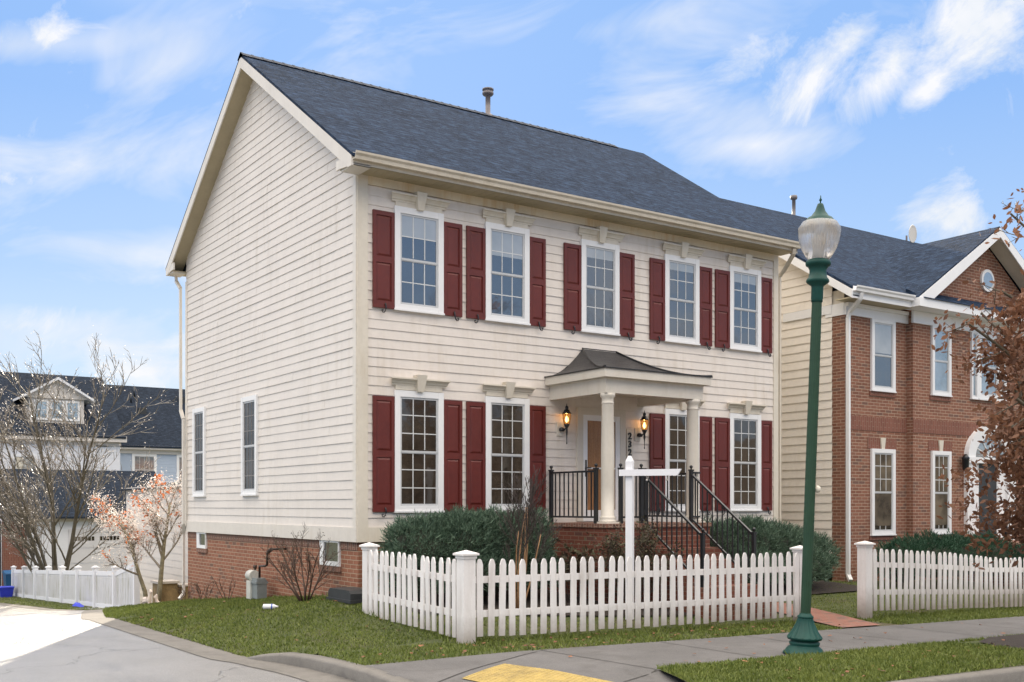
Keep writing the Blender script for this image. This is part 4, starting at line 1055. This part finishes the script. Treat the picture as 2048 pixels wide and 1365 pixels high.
# bare street tree, far left
rd = random.Random(11); t = thing('bare_tree', 'tall leafless multi-stem tree with glinting twigs behind the white vinyl fence', 'tree', (1.7,30.5,-2.05))
m = MB(); tips = []
for k, (dx, dy, L, r_) in enumerate([(-.28,.2,7.6,.10),(-.04,-.1,8.6,.11),(.12,-.12,8.8,.085),(-.46,.3,7.4,.075),(.26,-.2,7.4,.07),(-.12,.3,8.2,.075),(-.70,.45,6.6,.065),(-.38,.1,7.2,.06),(.02,.2,8.0,.06)]):
    grow(m, Vector((1.7+dx*.3, 30.5+dy*.3, -2.15)), Vector((dx, dy, 1.25)), L, r_, 0, rd, dict(seg=7, wander=.06, up=.035, taper=.28, levels=3, nb=[11,8,4], t0=.14, ang=(.35,.75), len=(.32,.50), rad=.48, rmin=.014, bias=(-.022,.015,0), mi=lambda l: 0 if l < 2 else 1), tips)
m.build('trunk', ['bark','twig'], t, fix=False)
flakes(tips, 1, .030, 'glintflake', 'glint_flakes', t, rd, .10)
# left extra low branches
# small ornamental tree by the rear corner
rd = random.Random(5); t = thing('ornamental_tree', 'small two-trunk tree with orange leaves and pale glinting twigs', 'tree', (.75,13.9,-1.06))
m = MB(); tips = []
o_ = dict(seg=5, wander=.10, up=.03, taper=.4, levels=3, nb=[13,9,5], t0=.38, ang=(.45,1.1), len=(.30,.45), rad=.55, rmin=.007, mi=lambda l: 0 if l < 1 else 1)
grow(m, Vector((.64,13.85,-1.1)), Vector((-.06,.03,1)), 2.6, .066, 0, rd, dict(o_, bias=(-.035,.02,0), wander=.05), tips)
grow(m, Vector((.86,13.78,-1.1)), Vector((.13,-.08,1)), 2.9, .075, 0, rd, dict(o_, wander=.05), tips)
m.build('trunk', ['bark_light','twig'], t, fix=False)
flakes(tips, 6, .023, 'glintflake', 'glint_flakes', t, rd, .13)
cl = [tp for tp in tips if rd.random() < .075]
flakes(cl, 6, .05, 'orangeleaf', 'leaves', t, rd, .07)
# oak at the right edge
rd = random.Random(23); t = thing('oak_tree', 'oak with dry brown leaves in the verge at the right edge', 'tree', (6.62,-7.9,-.13))
m = MB(); tips = []
o_ = dict(seg=5, wander=.11, up=.03, taper=.4, levels=3, nb=[26,7,4], t0=.12, ang=(.7,1.3), len=(.24,.40), bias=(-.014,.010,-.004), rad=.45, rmin=.006, mi=lambda l: 0)
grow(m, Vector((6.62,-7.9,-.2)), Vector((.03,-.02,1)), 6.4, .12, 0, rd, dict(o_, wander=.03), tips)
m.build('trunk', 'bark', t, fix=False)
for k in range(13):
    h_ = 1.35 + k*.22; a_ = rd.uniform(-.7, .7)
    grow(m, Vector((6.62, -7.9, h_)), Vector((-.825*math.cos(a_)-.565*math.sin(a_), .565*math.cos(a_)-.825*math.sin(a_), rd.uniform(.0,.4))), rd.uniform(1.0,1.55), .028, 1, rd, dict(o_, nb=[8,8,5], up=.0, bias=(0,0,-.01), t0=.2), tips)
tp2 = [x for x in tips if x[0][-1].z < 4.3 or rd.random() < .3]
flakes(tp2, 9, .050, 'oakleaf', 'leaves', t, rd, .11, .02, 3)
# bare shrub against the foundation
rd = random.Random(31)
def shrub(name, label, base, stems, L, r_, lean, mat, opts, seed, flk=None, cat='shrub', group=None):
    rd = random.Random(seed); t = thing(name, label, cat, base, group); m = MB(); tips = []
    for k in range(stems):
        a = 2*math.pi*k/stems+rd.uniform(-.4,.4); l_ = lean*rd.uniform(.3,1.1)
        grow(m, Vector(base)+Vector((math.cos(a)*.05, math.sin(a)*.05, -.03)), Vector((math.cos(a)*l_, math.sin(a)*l_, 1)), L*rd.uniform(.75,1.1), r_, 0, rd, opts, tips)
    m.build('stems', mat, t, fix=False)
    if flk: flakes(tips, flk[0], flk[1], flk[2], 'leaves', t, rd, flk[3])
    return t
bo = dict(seg=4, wander=.10, up=.05, taper=.4, levels=2, nb=[7,5], t0=.25, ang=(.3,.7), len=(.35,.55), rad=.55, rmin=.004)
shrub('bare_shrub', 'leafless brown shrub against the brick foundation, right of the gas meter', (-.55,.75,lawn_z(-.55,.75)), 9, .95, .016, .75, 'shrubtwig', bo, 3, (1,.012,'roseleaf',.02))
zz = lambda x, y: lawn_z(x, y)
shrub('dead_plant', 'small dead twiggy plant beside the rear downspout at the house corner', (-.22,7.9,zz(-.22,7.9)), 6, .34, .006, .5, 'shrubtwig', dict(bo, nb=[4,3]), 4, (1,.012,'roseleaf',.02), 'plant', 'dead twigs along the side wall')
shrub('dead_plant', 'dead twigs in the middle of the three by the brick wall', (-.22,6.7,zz(-.22,6.7)), 6, .38, .006, .5, 'shrubtwig', dict(bo, nb=[4,3]), 5, (1,.012,'roseleaf',.02), 'plant', 'dead twigs along the side wall')
shrub('dead_plant', 'dead forked twigs by the brick wall, nearest the gas meter', (-.22,5.3,zz(-.22,5.3)), 4, .42, .010, .55, 'shrubtwig', dict(bo, nb=[3,3]), 6, None, 'plant', 'dead twigs along the side wall')
co = dict(seg=5, wander=.05, up=.06, taper=.45, levels=3, nb=[7,6,4], t0=.40, ang=(.2,.6), len=(.38,.58), rad=.5, rmin=.0045, mi=lambda l: 0 if l == 0 else 1)
shrub('crape_myrtle', 'bare sapling with tan stems and fine dark twigs in front of the second window', (1.72,-1.95,zz(1.7,-1.95)), 5, 1.55, .017, .20, ['crape','darktwig'], co, 8, None, 'shrub')
shrub('rose_bush', 'dried brown rose bush in front of the left porch column', (3.72,-2.2,zz(3.7,-2.2)), 10, 1.15, .010, .42, 'darktwig', dict(bo, nb=[8,6], t0=.12), 9, (5,.03,'roseleaf',.05), 'shrub')
shrub('dry_hydrangea', 'low dry brown shrub below the stoop, right of the juniper', (3.1,-1.5,zz(3.1,-1.5)), 8, .75, .008, .8, 'darktwig', dict(bo, nb=[5,4]), 10, (3,.045,'roseleaf',.05), 'shrub')

# gas meter
GM = thing('gas_meter', 'grey gas meter with a black pipe on the brick foundation', 'gas meter', (-.25,3.6,zz(-.25,3.6)))
m = MB(); x0 = -.25
m.box(x0-.10, x0+.08, 3.33, 3.60, .02, .36); m.box(x0-.12, x0+.10, 3.32, 3.61, .29, .33); m.box(x0-.10, x0+.06, 3.34, 3.59, .36, .39); m.build('meter_body', 'meter', GM)
m = MB(); m.box(x0-.13, x0+.05, 3.60, 3.80, .0, .33); m.build('meter_front', 'meter_light', GM)
m = MB(); m.tube([(x0-.02,3.66,.42),(x0-.02,3.90,.42)], .10, 14); m.build('regulator', 'meter_light', GM)
m = MB(); m.tube([(x0,3.70,.33),(x0,3.70,.60)], .018, 8); m.tube([(x0,3.48,.38),(x0,3.48,.60),(x0,3.20,.62),(x0,3.12,.64),(x0,3.10,.84),(x0,3.0,.90),(x0,2.92,.93),(.02,2.90,.93)], .022, 8); m.lathe([(.035,0),(.035,.06)], (x0,3.70,.55), 10); m.tube([(x0+.0,3.05,.88),(x0,2.9,.93)], .034, 8)
m.build('gas_pipe', 'rust', GM)
# bottle, well cover
m = MB(lambda p: Vector((-1.25+p[2]*.87-p[0]*.5, .55-p[2]*.5-p[0]*.87, .085+p[1]))); bz = zz(-1.2,.5)
bt = thing('plastic_bottle', 'white plastic bottle lying on the side lawn', 'bottle', (-1.2,.5,bz))
m = MB(lambda p: Vector((-1.3+p[2]*.86+p[0]*.5, .62-p[2]*.5+p[0]*.86, bz+.045+p[1]))); m.lathe([(.02,0),(.04,.01),(.042,.13),(.04,.17),(.016,.21),(.014,.235)], (0,0,0), 14); m.build('bottle_body', 'bottle', bt)
m = MB(lambda p: Vector((-1.3+p[2]*.86+p[0]*.5, .62-p[2]*.5+p[0]*.86, bz+.045+p[1]))); m.lathe([(.043,.13),(.0425,.15)], (0,0,0), 14, cap=False); m.build('bottle_label', 'bluecap', bt)
m = MB(); z_ = zz(-.2,-.3)
m.prism([(-.62,z_),(-.62,z_+.12),(-.55,z_+.17),(.10,z_+.17),(.16,z_+.12),(.16,z_)], 0, -.42, -.02); m.box(-.44,-.0,-.66,.2,z_-.02,z_+.03); tag(m.build('window_well_cover', 'plastic_dark', origin=(-.2,-.2,z_)), 'low black plastic box on the ground at the front corner of the foundation', 'utility box')

# ------------------------------------------------------------------ vinyl fence on the far left
VF = thing('vinyl_fence', 'white vinyl privacy fence with green mildew stains along the side street', 'fence', (.86,15.6,-1.25))
ys = [15.75] + [18.05+2.43*i for i in range(8)]
for i, y in enumerate(ys):
    zb = lawn_z(.86, y); h = 1.50 if i == 0 else 1.31
    m = MB(); m.box(.77,.93,y-.08,y+.08,zb-.1,zb+h-.05); m.box(.745,.955,y-.105,y+.105,zb+h-.05,zb+h-.01); m.box(.78,.92,y-.07,y+.07,zb+h-.01,zb+h+.03,taper=.04); m.build('fence_post', 'white_far', VF)
for i in range(8):
    y0, y1 = ys[i]+.06, ys[i+1]-.06; z0, z1 = lawn_z(.86, ys[i]), lawn_z(.86, ys[i+1]); t0 = 1.36 if i == 0 else 1.16; t1 = 1.16
    m = MB(); m.prism([(y0,z0+.06),(y1,z1+.06),(y1,z1+t1-.12),(y0,z0+t0-.12)], 0, .85, .87)
    k = 12
    for j in range(k):
        f = j/k; a = y0+(y1-y0)*f; m.bar((.848, a, z0+(z1-z0)*f+.1), (.848, a, z0+(z1-z0)*f+.95), .006, .012)
    m.build('fence_panel', 'vinyl', VF)
    m = MB(); m.bar((.86,y0,z0+t0-.06),(.86,y1,z1+t1-.06), .05, .14); m.bar((.86,y0,z0+.09),(.86,y1,z1+.09), .05, .13); m.build('fence_rail', 'white_far', VF)
# garden wall, deer
GW = thing('garden_wall', 'low tan stone garden wall behind the small tree', 'wall', (1.2,14.3,-1.1))
m = MB(); m.box(.95,1.45,13.9,14.5,-1.3,-.40); m.build('wall_pillar', 'stone', GW)
m = MB(); m.box(1.45,2.5,14.0,14.35,-1.3,-.50); m.build('wall', 'stone', GW)
m = MB(); m.box(.90,1.50,13.85,14.55,-.40,-.34); m.box(1.5,2.55,13.95,14.40,-.50,-.45); m.build('wall_cap', 'stonecap', GW)
def skinned(name, label, cat, pts, edges, radii, mat, loc, rz=0):
    me = bpy.data.meshes.new(name); me.from_pydata(pts, edges, []); o = bpy.data.objects.new(name, me); COL.objects.link(o)
    md = o.modifiers.new('s', 'SKIN'); 
    for v, r_ in zip(me.skin_vertices[0].data, radii): v.radius = (r_, r_)
    me.skin_vertices[0].data[0].use_root = True
    o.modifiers.new('ss', 'SUBSURF').levels = 1
    bpy.context.view_layer.update(); dg = bpy.context.evaluated_depsgraph_get()
    me2 = bpy.data.meshes.new_from_object(o.evaluated_get(dg)); bpy.data.objects.remove(o)
    me2.materials.clear(); me2.materials.append(MT[mat])
    for p in me2.polygons: p.use_smooth = True
    n = bpy.data.objects.new(name, me2); COL.objects.link(n); n.location = loc; n.rotation_euler = (0,0,rz)
    return tag(n, label, cat)
dz = lawn_z(.5,13.3)
skinned('deer_figurine', 'standing off-white deer lawn figurine at the foot of the small tree', 'figurine',
    [(0,0,.26),(.10,0,.27),(-.08,0,.26),(.14,0,.38),(.15,0,.47),(.22,0,.46),(.12,.04,.14),(.12,.04,.0),(.12,-.04,.14),(.12,-.04,0),(-.1,.04,.13),(-.1,.04,0),(-.1,-.04,.13),(-.1,-.04,0),(.14,.035,.53),(.14,-.035,.53)],
    [(0,1),(0,2),(1,3),(3,4),(4,5),(1,6),(6,7),(1,8),(8,9),(2,10),(10,11),(2,12),(12,13),(4,14),(4,15)],
    [.07,.065,.065,.04,.04,.02,.022,.015,.022,.015,.026,.015,.026,.015,.012,.012], 'statue', (.42,13.2,dz), R(-60))
skinned('deer_figurine', 'lying off-white deer lawn figurine right of the small tree trunk', 'figurine',
    [(0,0,.08),(.12,0,.10),(-.14,0,.08),(.19,0,.22),(.20,0,.33),(.27,0,.31),(.22,.05,.03),(.10,.08,.02),(-.05,.09,.02),(.19,.03,.39),(.19,-.03,.39)],
    [(0,1),(0,2),(1,3),(3,4),(4,5),(1,6),(6,7),(2,8),(4,9),(4,10)],
    [.075,.07,.07,.04,.04,.02,.022,.015,.02,.012,.012], 'statue', (.85,13.1,dz), R(150))

# ------------------------------------------------------------------ background buildings
def far_siding(T, u0, u1, z0, z1, mat, name, parent, ex=.2): return siding_wall(T, z0, z1, lambda z: (u0, u1), mat, name, parent, ex, .012)
# own rear garage (side wall visible)
G2 = thing('rear_garage', 'cream sided rear garage between the small tree and the cream house', 'garage', (2.2,14.2,-1.4))
far_siding(SD(2.2,0), -22, -14.2, -1.6, 2.3, 'cream_far', 'side_siding', G2, .21)
m = MB(); m.box(2.21, 8, 14.2, 22, -2, 2.3); m.build('wall', 'cream_far', G2)
m = MB(); m.prism([(2.0,2.25),(5.1,2.7),(8.2,2.25),(8.2,2.2),(5.1,2.65),(2.0,2.2)], 1, 14.0, 22.2); m.build('roof', 'roof_far', G2)
G1 = thing('garage', 'long white garage with a row of small windows in its door', 'garage', (1.9,38,-2.3))
Tg = FR(0,38)
far_siding(Tg, 1.88, 9.0, -2.5, 1.0, 'white_far', 'front_siding', G1, .13)
m = MB(); m.box(1.88, 9, 38.01, 44, -2.8, 1.25); m.build('wall', 'white_far', G1)
m = MB(Tg); m.box(.9, 9.1, .02, .05, .95, 1.22); m.build('fascia', 'cream_far', G1)
m = MB(Tg); m.box(3.7, 3.79, .0, .05, -2.5, .55); m.box(8.6,8.7,0,.05,-2.5,.55); m.box(3.7,8.7,0,.052,.43,.6)
for j in range(4): m.box(3.79, 8.6, .02, .035, -2.45+.72*j, -2.45+.72*j+.69)
gd = m.build('garage_door', 'garage_door', G1)
m = MB(Tg)
for g0 in (3.95, 5.10, 6.25, 7.4):
    for k in range(6): m.box(g0+k*.155, g0+k*.155+.125, .035, .04, .04, .24)
m.build('door_windows', 'glass_low', gd)
m = MB(); m.prism([(37.55,1.17),(41,3.48),(44.6,1.17),(44.6,1.1),(41,3.4),(37.55,1.1)], 0, .3, 8.55); m.build('roof', 'roof_far', G1)
m = MB(); m.box(.9, 1.87, 37.9, 38.4, -2.8, 1.0); m.build('brick_pier', 'brick_nbs', G1)
m = MB(Tg); m.lathe([(.04,0),(.09,.05),(.10,.25),(.03,.36)], (2.25,.12,-.05), 8); m.build('wall_lantern', 'black', G1)
m = MB(); m.box(-.2, .9, 38.6, 40, -2.8, 1.0); m.build('doorway', 'plastic_dark', G1)
WH = thing('white_house', 'white house with a dark roof and gabled dormer behind the garage', 'house', (4,46,-2))
Tw = FR(0,46)
far_siding(Tw, -6, 8.07, .8, 5.2, 'white_far', 'front_siding', WH, .16)
m = MB(); m.box(-6, 8.07, 46.01, 56, -3, 5.4); m.build('wall', 'white_far', WH)
m = MB(Tw); m.box(-6.3, 8.35, .1, .35, 5.2, 5.52); m.box(-6,8.1,.0,.1,5.0,5.2); m.build('fascia', 'cream_far', WH)
m = MB(); m.prism([(45.6,5.48),(51,9.3),(56.4,5.48),(56.4,5.4),(51,9.2),(45.6,5.4)], 0, -6.3, 8.3); m.build('roof', 'roof_far', WH)
m = MB(); m.box(3.5, 6.3, 46.6, 50, 6.0, 7.55)
n = m.pts([(3.2,46.5,7.5),(6.6,46.5,7.5),(4.9,46.5,8.5),(3.2,50.5,7.5),(6.6,50.5,7.5),(4.9,50.5,8.5)]); m.face((n,n+1,n+2)); m.build('dormer', 'cream_far', WH)
m = MB(); m.prism([(3.0,7.5),(4.9,8.65),(6.8,7.5),(6.8,7.38),(4.9,8.5),(3.0,7.38)], 1, 46.2, 50.5); dr2 = m.build('dormer_roof', 'white_far', WH)
m = MB(); m.prism([(3.05,7.55),(4.9,8.67),(6.75,7.55),(6.75,7.51),(4.9,8.63),(3.05,7.51)], 1, 46.25, 51); m.build('dormer_shingles', 'roof_far', WH)
Tn = FR(0,46.6)
for a in (3.75, 4.55, 5.35): window(Tn, WH, a, a+.72, 6.35, 7.4, 2, (1,1), .08, glass='glass_nb')
m = MB(Tw); m.box(6.8, 7.45, .01, .04, 4.95, 5.15); m.build('vent', 'plastic_dark', WH)
for a in (.6, 2.6): window(Tw, WH, a, a+1.2, 2.6, 4.4, 2, (1,1), .12, glass='glass_nb')
BH = thing('blue_house', 'pale blue sided house with dark roof vents behind the garage', 'house', (11,49,-2))
Tb = FR(0,49)
far_siding(Tb, 8.4, 20, .8, 5.0, 'blue_far', 'front_siding', BH, .16)
m = MB(); m.box(8.4, 20, 49.01, 59, -3, 5.2); m.build('wall', 'blue_far', BH)
m = MB(Tb); m.box(8.3, 20.2, .1, .35, 5.0, 5.22); m.box(8.4,20,.0,.1,4.75,5.0); m.box(8.5,8.6,0,.1,.8,4.75); m.build('fascia', 'cream_far', BH)
m = MB(); m.prism([(48.6,5.18),(54,9.25),(59.4,5.18),(59.4,5.1),(54,9.15),(48.6,5.1)], 0, 8.1, 20.3); m.build('roof', 'roof_far', BH)
for a in (9.5, 12.1): window(Tb, BH, a, a+1.42, 2.9, 4.75, 4, (1,1), .14, glass='glass_nb')
m = MB()
for x, y in ((10.8,51.6),(13.6,52.8)): z = 5.18+(y-48.6)*.754; m.box(x-.2, x+.2, y-.2, y+.2, z-.2, z+.25)
m.build('roof_vent', 'plastic_dark', BH)
m = MB()
for x, y in ((10.35,52.4),(10.7,53)): z = 5.18+(y-48.6)*.754; m.tube([(x,y,z-.1),(x,y,z+.6)], .05, 6)
m.build('vent_pipe', 'black', BH)
# bins
def bin_(name, label, x, y, mat, s=1., wheeled=True):
    zb = street_z(x, y)+.02; t = thing(name, label, 'bin', (x, y, zb), None)
    m = MB()
    if wheeled:
        n = m.pts([(x-.24,y-.28,zb),(x+.24,y-.28,zb),(x+.24,y+.28,zb),(x-.24,y+.28,zb),(x-.32,y-.38,zb+.95),(x+.32,y-.38,zb+.95),(x+.32,y+.36,zb+1.0),(x-.32,y+.36,zb+1.0)])
        for q in ((0,3,2,1),(4,5,6,7),(0,1,5,4),(1,2,6,5),(2,3,7,6),(3,0,4,7)): m.face([n+i for i in q])
        m.build('bin_body', mat, t)
        m = MB(); m.prism([(y-.42,zb+.95),(y-.40,zb+1.0),(y,zb+1.12),(y+.38,zb+1.08),(y+.42,zb+.98)], 0, x-.34, x+.34); m.build('lid', mat, t)
        m = MB(); m.tube([(x-.3,y+.3,zb+.12),(x+.3,y+.3,zb+.12)], .12, 12); m.build('wheels', 'plastic_dark', t)
    else:
        n = m.pts([(x-.22,y-.3,zb),(x+.22,y-.3,zb),(x+.22,y+.3,zb),(x-.22,y+.3,zb),(x-.28,y-.36,zb+.42),(x+.28,y-.36,zb+.42),(x+.28,y+.36,zb+.42),(x-.28,y+.36,zb+.42)])
        for q in ((0,3,2,1),(0,1,5,4),(1,2,6,5),(2,3,7,6),(3,0,4,7)): m.face([n+i for i in q])
        m.build('bin_body', mat, t); m = MB(); m.box(x-.3,x+.3,y-.38,y+.38,zb+.39,zb+.44); m.build('rim', mat, t)
    return t
bin_('wheeled_bin', 'dark blue wheeled bin beside the garage brick pier', .98, 36.3, 'bin')
bin_('recycling_box', 'bright blue recycling box on the ground left of the vinyl fence', .42, 34.4, 'bluebox', wheeled=False)
m = MB(lambda p: Vector(p)); x_, y_ = .55, 21.5; z_ = lawn_z(x_, y_)
rr_ = random.Random(4)
n = m.pts([(x_+.16*math.cos(a)*rr_.uniform(.7,1.3), y_+.42*math.sin(a)*rr_.uniform(.7,1.2), z_+.03) for a in [k*math.pi/5 for k in range(10)]] + [(x_+.08*math.cos(a), y_+.2*math.sin(a), z_+.12*rr_.uniform(.6,1.3)) for a in [k*math.pi/5 for k in range(10)]] + [(x_, y_, z_+.1)])
for k in range(10): k2 = (k+1) % 10; m.face((n+k, n+k2, n+10+k2, n+10+k)); m.face((n+10+k, n+10+k2, n+20))
tag(m.build('crumpled_bag', 'bluebox', origin=(x_, y_, z_)), 'crumpled blue plastic bag on the grass at the foot of the vinyl fence', 'bag')

# wood across the street behind the viewpoint (seen only in window reflections)
rd = random.Random(77); m = MB()
for i in range(46):
    x = -60+i*3.4+rd.uniform(-1,1)
    y = -44-rd.uniform(0,9)
    h = rd.uniform(11,17); tips = []
    grow(m, Vector((x, y, -.3)), Vector((rd.uniform(-.1,.1),0,1)), h, .2, 0, rd, dict(seg=4, wander=.08, up=.02, taper=.3, levels=2, nb=[9,6], t0=.25, ang=(.4,.8), len=(.3,.5), rad=.5, rmin=.03), tips)
tag(m.build('far_wood', 'wood_far', fix=False), 'bare winter wood across the street', 'trees', kind='stuff')
m = MB(); hp = []
xs2 = rng(-90, 120, 6); n = m.pts([(x, -52, -.3) for x in xs2] + [(x, -64, 9.0+1.4*math.sin(x*.13)+.9*math.sin(x*.31)) for x in xs2] + [(x, -100, 11) for x in xs2]); k = len(xs2)
for r0 in (0, 1):
    for i in range(k-1): m.face((n+r0*k+i, n+r0*k+i+1, n+(r0+1)*k+i+1, n+(r0+1)*k+i))
struct(m.build('reflection_hill', 'wood_far', fix=False))  # added rise behind the viewer, raised to darken the low window reflections

# ------------------------------------------------------------------ camera
C = Vector((-7.3977,-15.0692,1.70)); YAW = .6003
cam = bpy.data.cameras.new('camera'); co_ = bpy.data.objects.new('camera', cam); COL.objects.link(co_)
co_.location = C; co_.rotation_euler = (R(90), 0, -YAW)
cam.sensor_width = 36; cam.lens = 2132.5/2048*36; cam.shift_y = (1011.8-682.5)/2048; cam.clip_end = 2000; cam.clip_start = .1
sc.camera = co_

# ------------------------------------------------------------------ sky + sun
SUN = Vector((.4645,.885,0)).normalized(); EL = R(19.5)
sd_ = Vector((SUN.x*math.cos(EL), SUN.y*math.cos(EL), math.sin(EL)))
sun = bpy.data.lights.new('sun', 'SUN'); sun.energy = 5; sun.angle = R(.5); sun.color = (1,.87,.68)
so = bpy.data.objects.new('sun', sun); COL.objects.link(so); so.rotation_euler = sd_.to_track_quat('Z','Y').to_euler()
w = bpy.data.worlds.new('World'); sc.world = w; w.use_nodes = True
t = NT(w.node_tree); bg = [n for n in t.n if n.type == 'BACKGROUND'][0]
sky = t.new('ShaderNodeTexSky', sky_type='NISHITA'); sky.sun_disc = False; sky.sun_elevation = EL; sky.sun_rotation = math.atan2(SUN.x, SUN.y)
sky.air_density = 1.0; sky.dust_density = 0.3; sky.ozone_density = 2.5; sky.altitude = 100
SKYGAIN = .10; FILL_CLOUD = (38,34.5,30.5)
G = t.new('ShaderNodeTexCoord').outputs['Generated']
def dot(v):
    n = t.new('ShaderNodeVectorMath', operation='DOT_PRODUCT'); t.put(n.inputs[0], G); n.inputs[1].default_value = v; return n.outputs['Value']
fw = (math.sin(YAW), math.cos(YAW), 0); rt = (math.cos(YAW), -math.sin(YAW), 0)
# cloud layout in sky directions: tangent coordinates about the viewing azimuth
den = t.math('MAXIMUM', t.math('ABSOLUTE', dot(fw)), .12)
uu = t.math('DIVIDE', dot(rt), den); vv = t.math('DIVIDE', dot((0,0,1)), den)
cx_ = t.new('ShaderNodeCombineXYZ'); t.put(cx_.inputs[0], uu); t.put(cx_.inputs[1], vv); UV = cx_.outputs[0]
def px(x, y): return ((x-1024)/2132.5, (1011.8-y)/2132.5)
def mask(bl):
    out = None
    for (x, y, rx, ry, rot, amt) in bl:
        c = px(x, y); loc = t.mapping(UV, loc=(-c[0], -c[1], 0)); loc = t.mapping(loc, rot=(0,0,-R(rot)), scale=(1,1,1))
        ln = t.new('ShaderNodeVectorMath', operation='LENGTH'); t.l.new(t.mapping(loc, scale=(2132.5/rx, 2132.5/ry, 0)), ln.inputs[0])
        q = t.math('MULTIPLY', t.math('SUBTRACT', 1., t.ramp(ln.outputs['Value'], .0, 1.)), amt)
        out = q if out is None else t.math('MAXIMUM', out, q)
    return out
def layer(bl, rot, stretch, nsc, gain, lo, hi, top, det=6, rough=.62, dist=.5):
    m_ = mask(bl); v = t.mapping(UV, rot=(0,0,-R(rot))); v = t.mapping(v, scale=(1/stretch, 1, 1))
    nz = t.noise(v, nsc, det, rough, dist)
    k = t.ramp(t.math('ADD', t.math('MULTIPLY', t.math('SUBTRACT', nz, .5), gain), m_), lo, hi)
    return t.math('MULTIPLY', k, top)
puff = layer([(1640,150,230,85,45,1.1),(1790,120,230,85,48,1.1),(1930,50,330,150,30,1.1),(1860,170,120,55,42,1.05),(1560,60,260,70,40,.55),(60,80,330,60,3,.8),(1900,440,150,110,35,1.),(20,360,90,50,0,.5),(335,525,130,50,-15,.6),
    (60,650,260,60,0,.8),(230,690,330,50,0,.75),(300,740,200,50,0,.8)], 38, 1.3, 11, 2.6, .28, .98, .97, 8, .66, .7)
wisp = layer([(1400,215,420,190,-18,.75),(1500,290,330,80,0,.8),(500,120,900,190,4,.5),(1000,60,600,150,6,.5),(80,90,420,80,3,.8),(150,330,500,120,0,.6),(300,500,420,90,0,.6),(250,300,800,160,2,.5),(1200,60,500,120,10,.45),(150,660,600,110,0,.8),(250,560,500,80,0,.45)], 14, 2.0, 8, 2.0, .26, .95, .78, 5, .62, 1.)
cl = t.math('MAXIMUM', puff, wisp)
front = t.ramp(dot(fw), .1, .3)
cl = t.math('MULTIPLY', cl, front)
# added broken cloud, unseen overhead and behind the viewer, brightening the shaded facade
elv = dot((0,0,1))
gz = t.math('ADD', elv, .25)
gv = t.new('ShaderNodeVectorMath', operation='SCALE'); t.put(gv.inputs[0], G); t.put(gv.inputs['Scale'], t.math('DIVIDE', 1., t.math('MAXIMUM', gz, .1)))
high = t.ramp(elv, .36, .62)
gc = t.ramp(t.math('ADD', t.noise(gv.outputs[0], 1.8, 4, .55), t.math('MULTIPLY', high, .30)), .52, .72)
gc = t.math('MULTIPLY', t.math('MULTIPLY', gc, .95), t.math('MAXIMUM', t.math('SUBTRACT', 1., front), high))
grad = t.mix(t.ramp(elv, .0, .34), (7.2,8.9,10.4), (3.2,5.6,10.2))
skyc = t.mix(.88, sky.outputs[0], grad)
hz = t.ramp(t.math('SUBTRACT', 0., uu), -.1, .5)
skyc = t.mix(t.math('MULTIPLY', t.math('MULTIPLY', hz, t.math('SUBTRACT', 1., t.ramp(elv, .02, .2))), t.math('MULTIPLY', front, .8)), skyc, (7.6,8.8,10))
cc = t.mix(t.ramp(t.noise(UV, 14, 3), .35, .7), (8.4,8.9,9.6), (10.2,10.1,10.2))
bright = t.mix(high, (9.5,9.2,8.8), FILL_CLOUD)
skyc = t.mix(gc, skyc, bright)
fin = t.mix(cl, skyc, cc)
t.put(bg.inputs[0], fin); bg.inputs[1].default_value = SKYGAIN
vs = sc.view_settings; vs.view_transform = 'Standard'; vs.look = 'None'; vs.exposure = 0.0; vs.gamma = 1; vs.use_curve_mapping = False
sc.cycles.max_bounces = 4; sc.cycles.transparent_max_bounces = 8
sc.cycles.use_denoising = True; sc.cycles.use_adaptive_sampling = True; sc.cycles.adaptive_threshold = .02
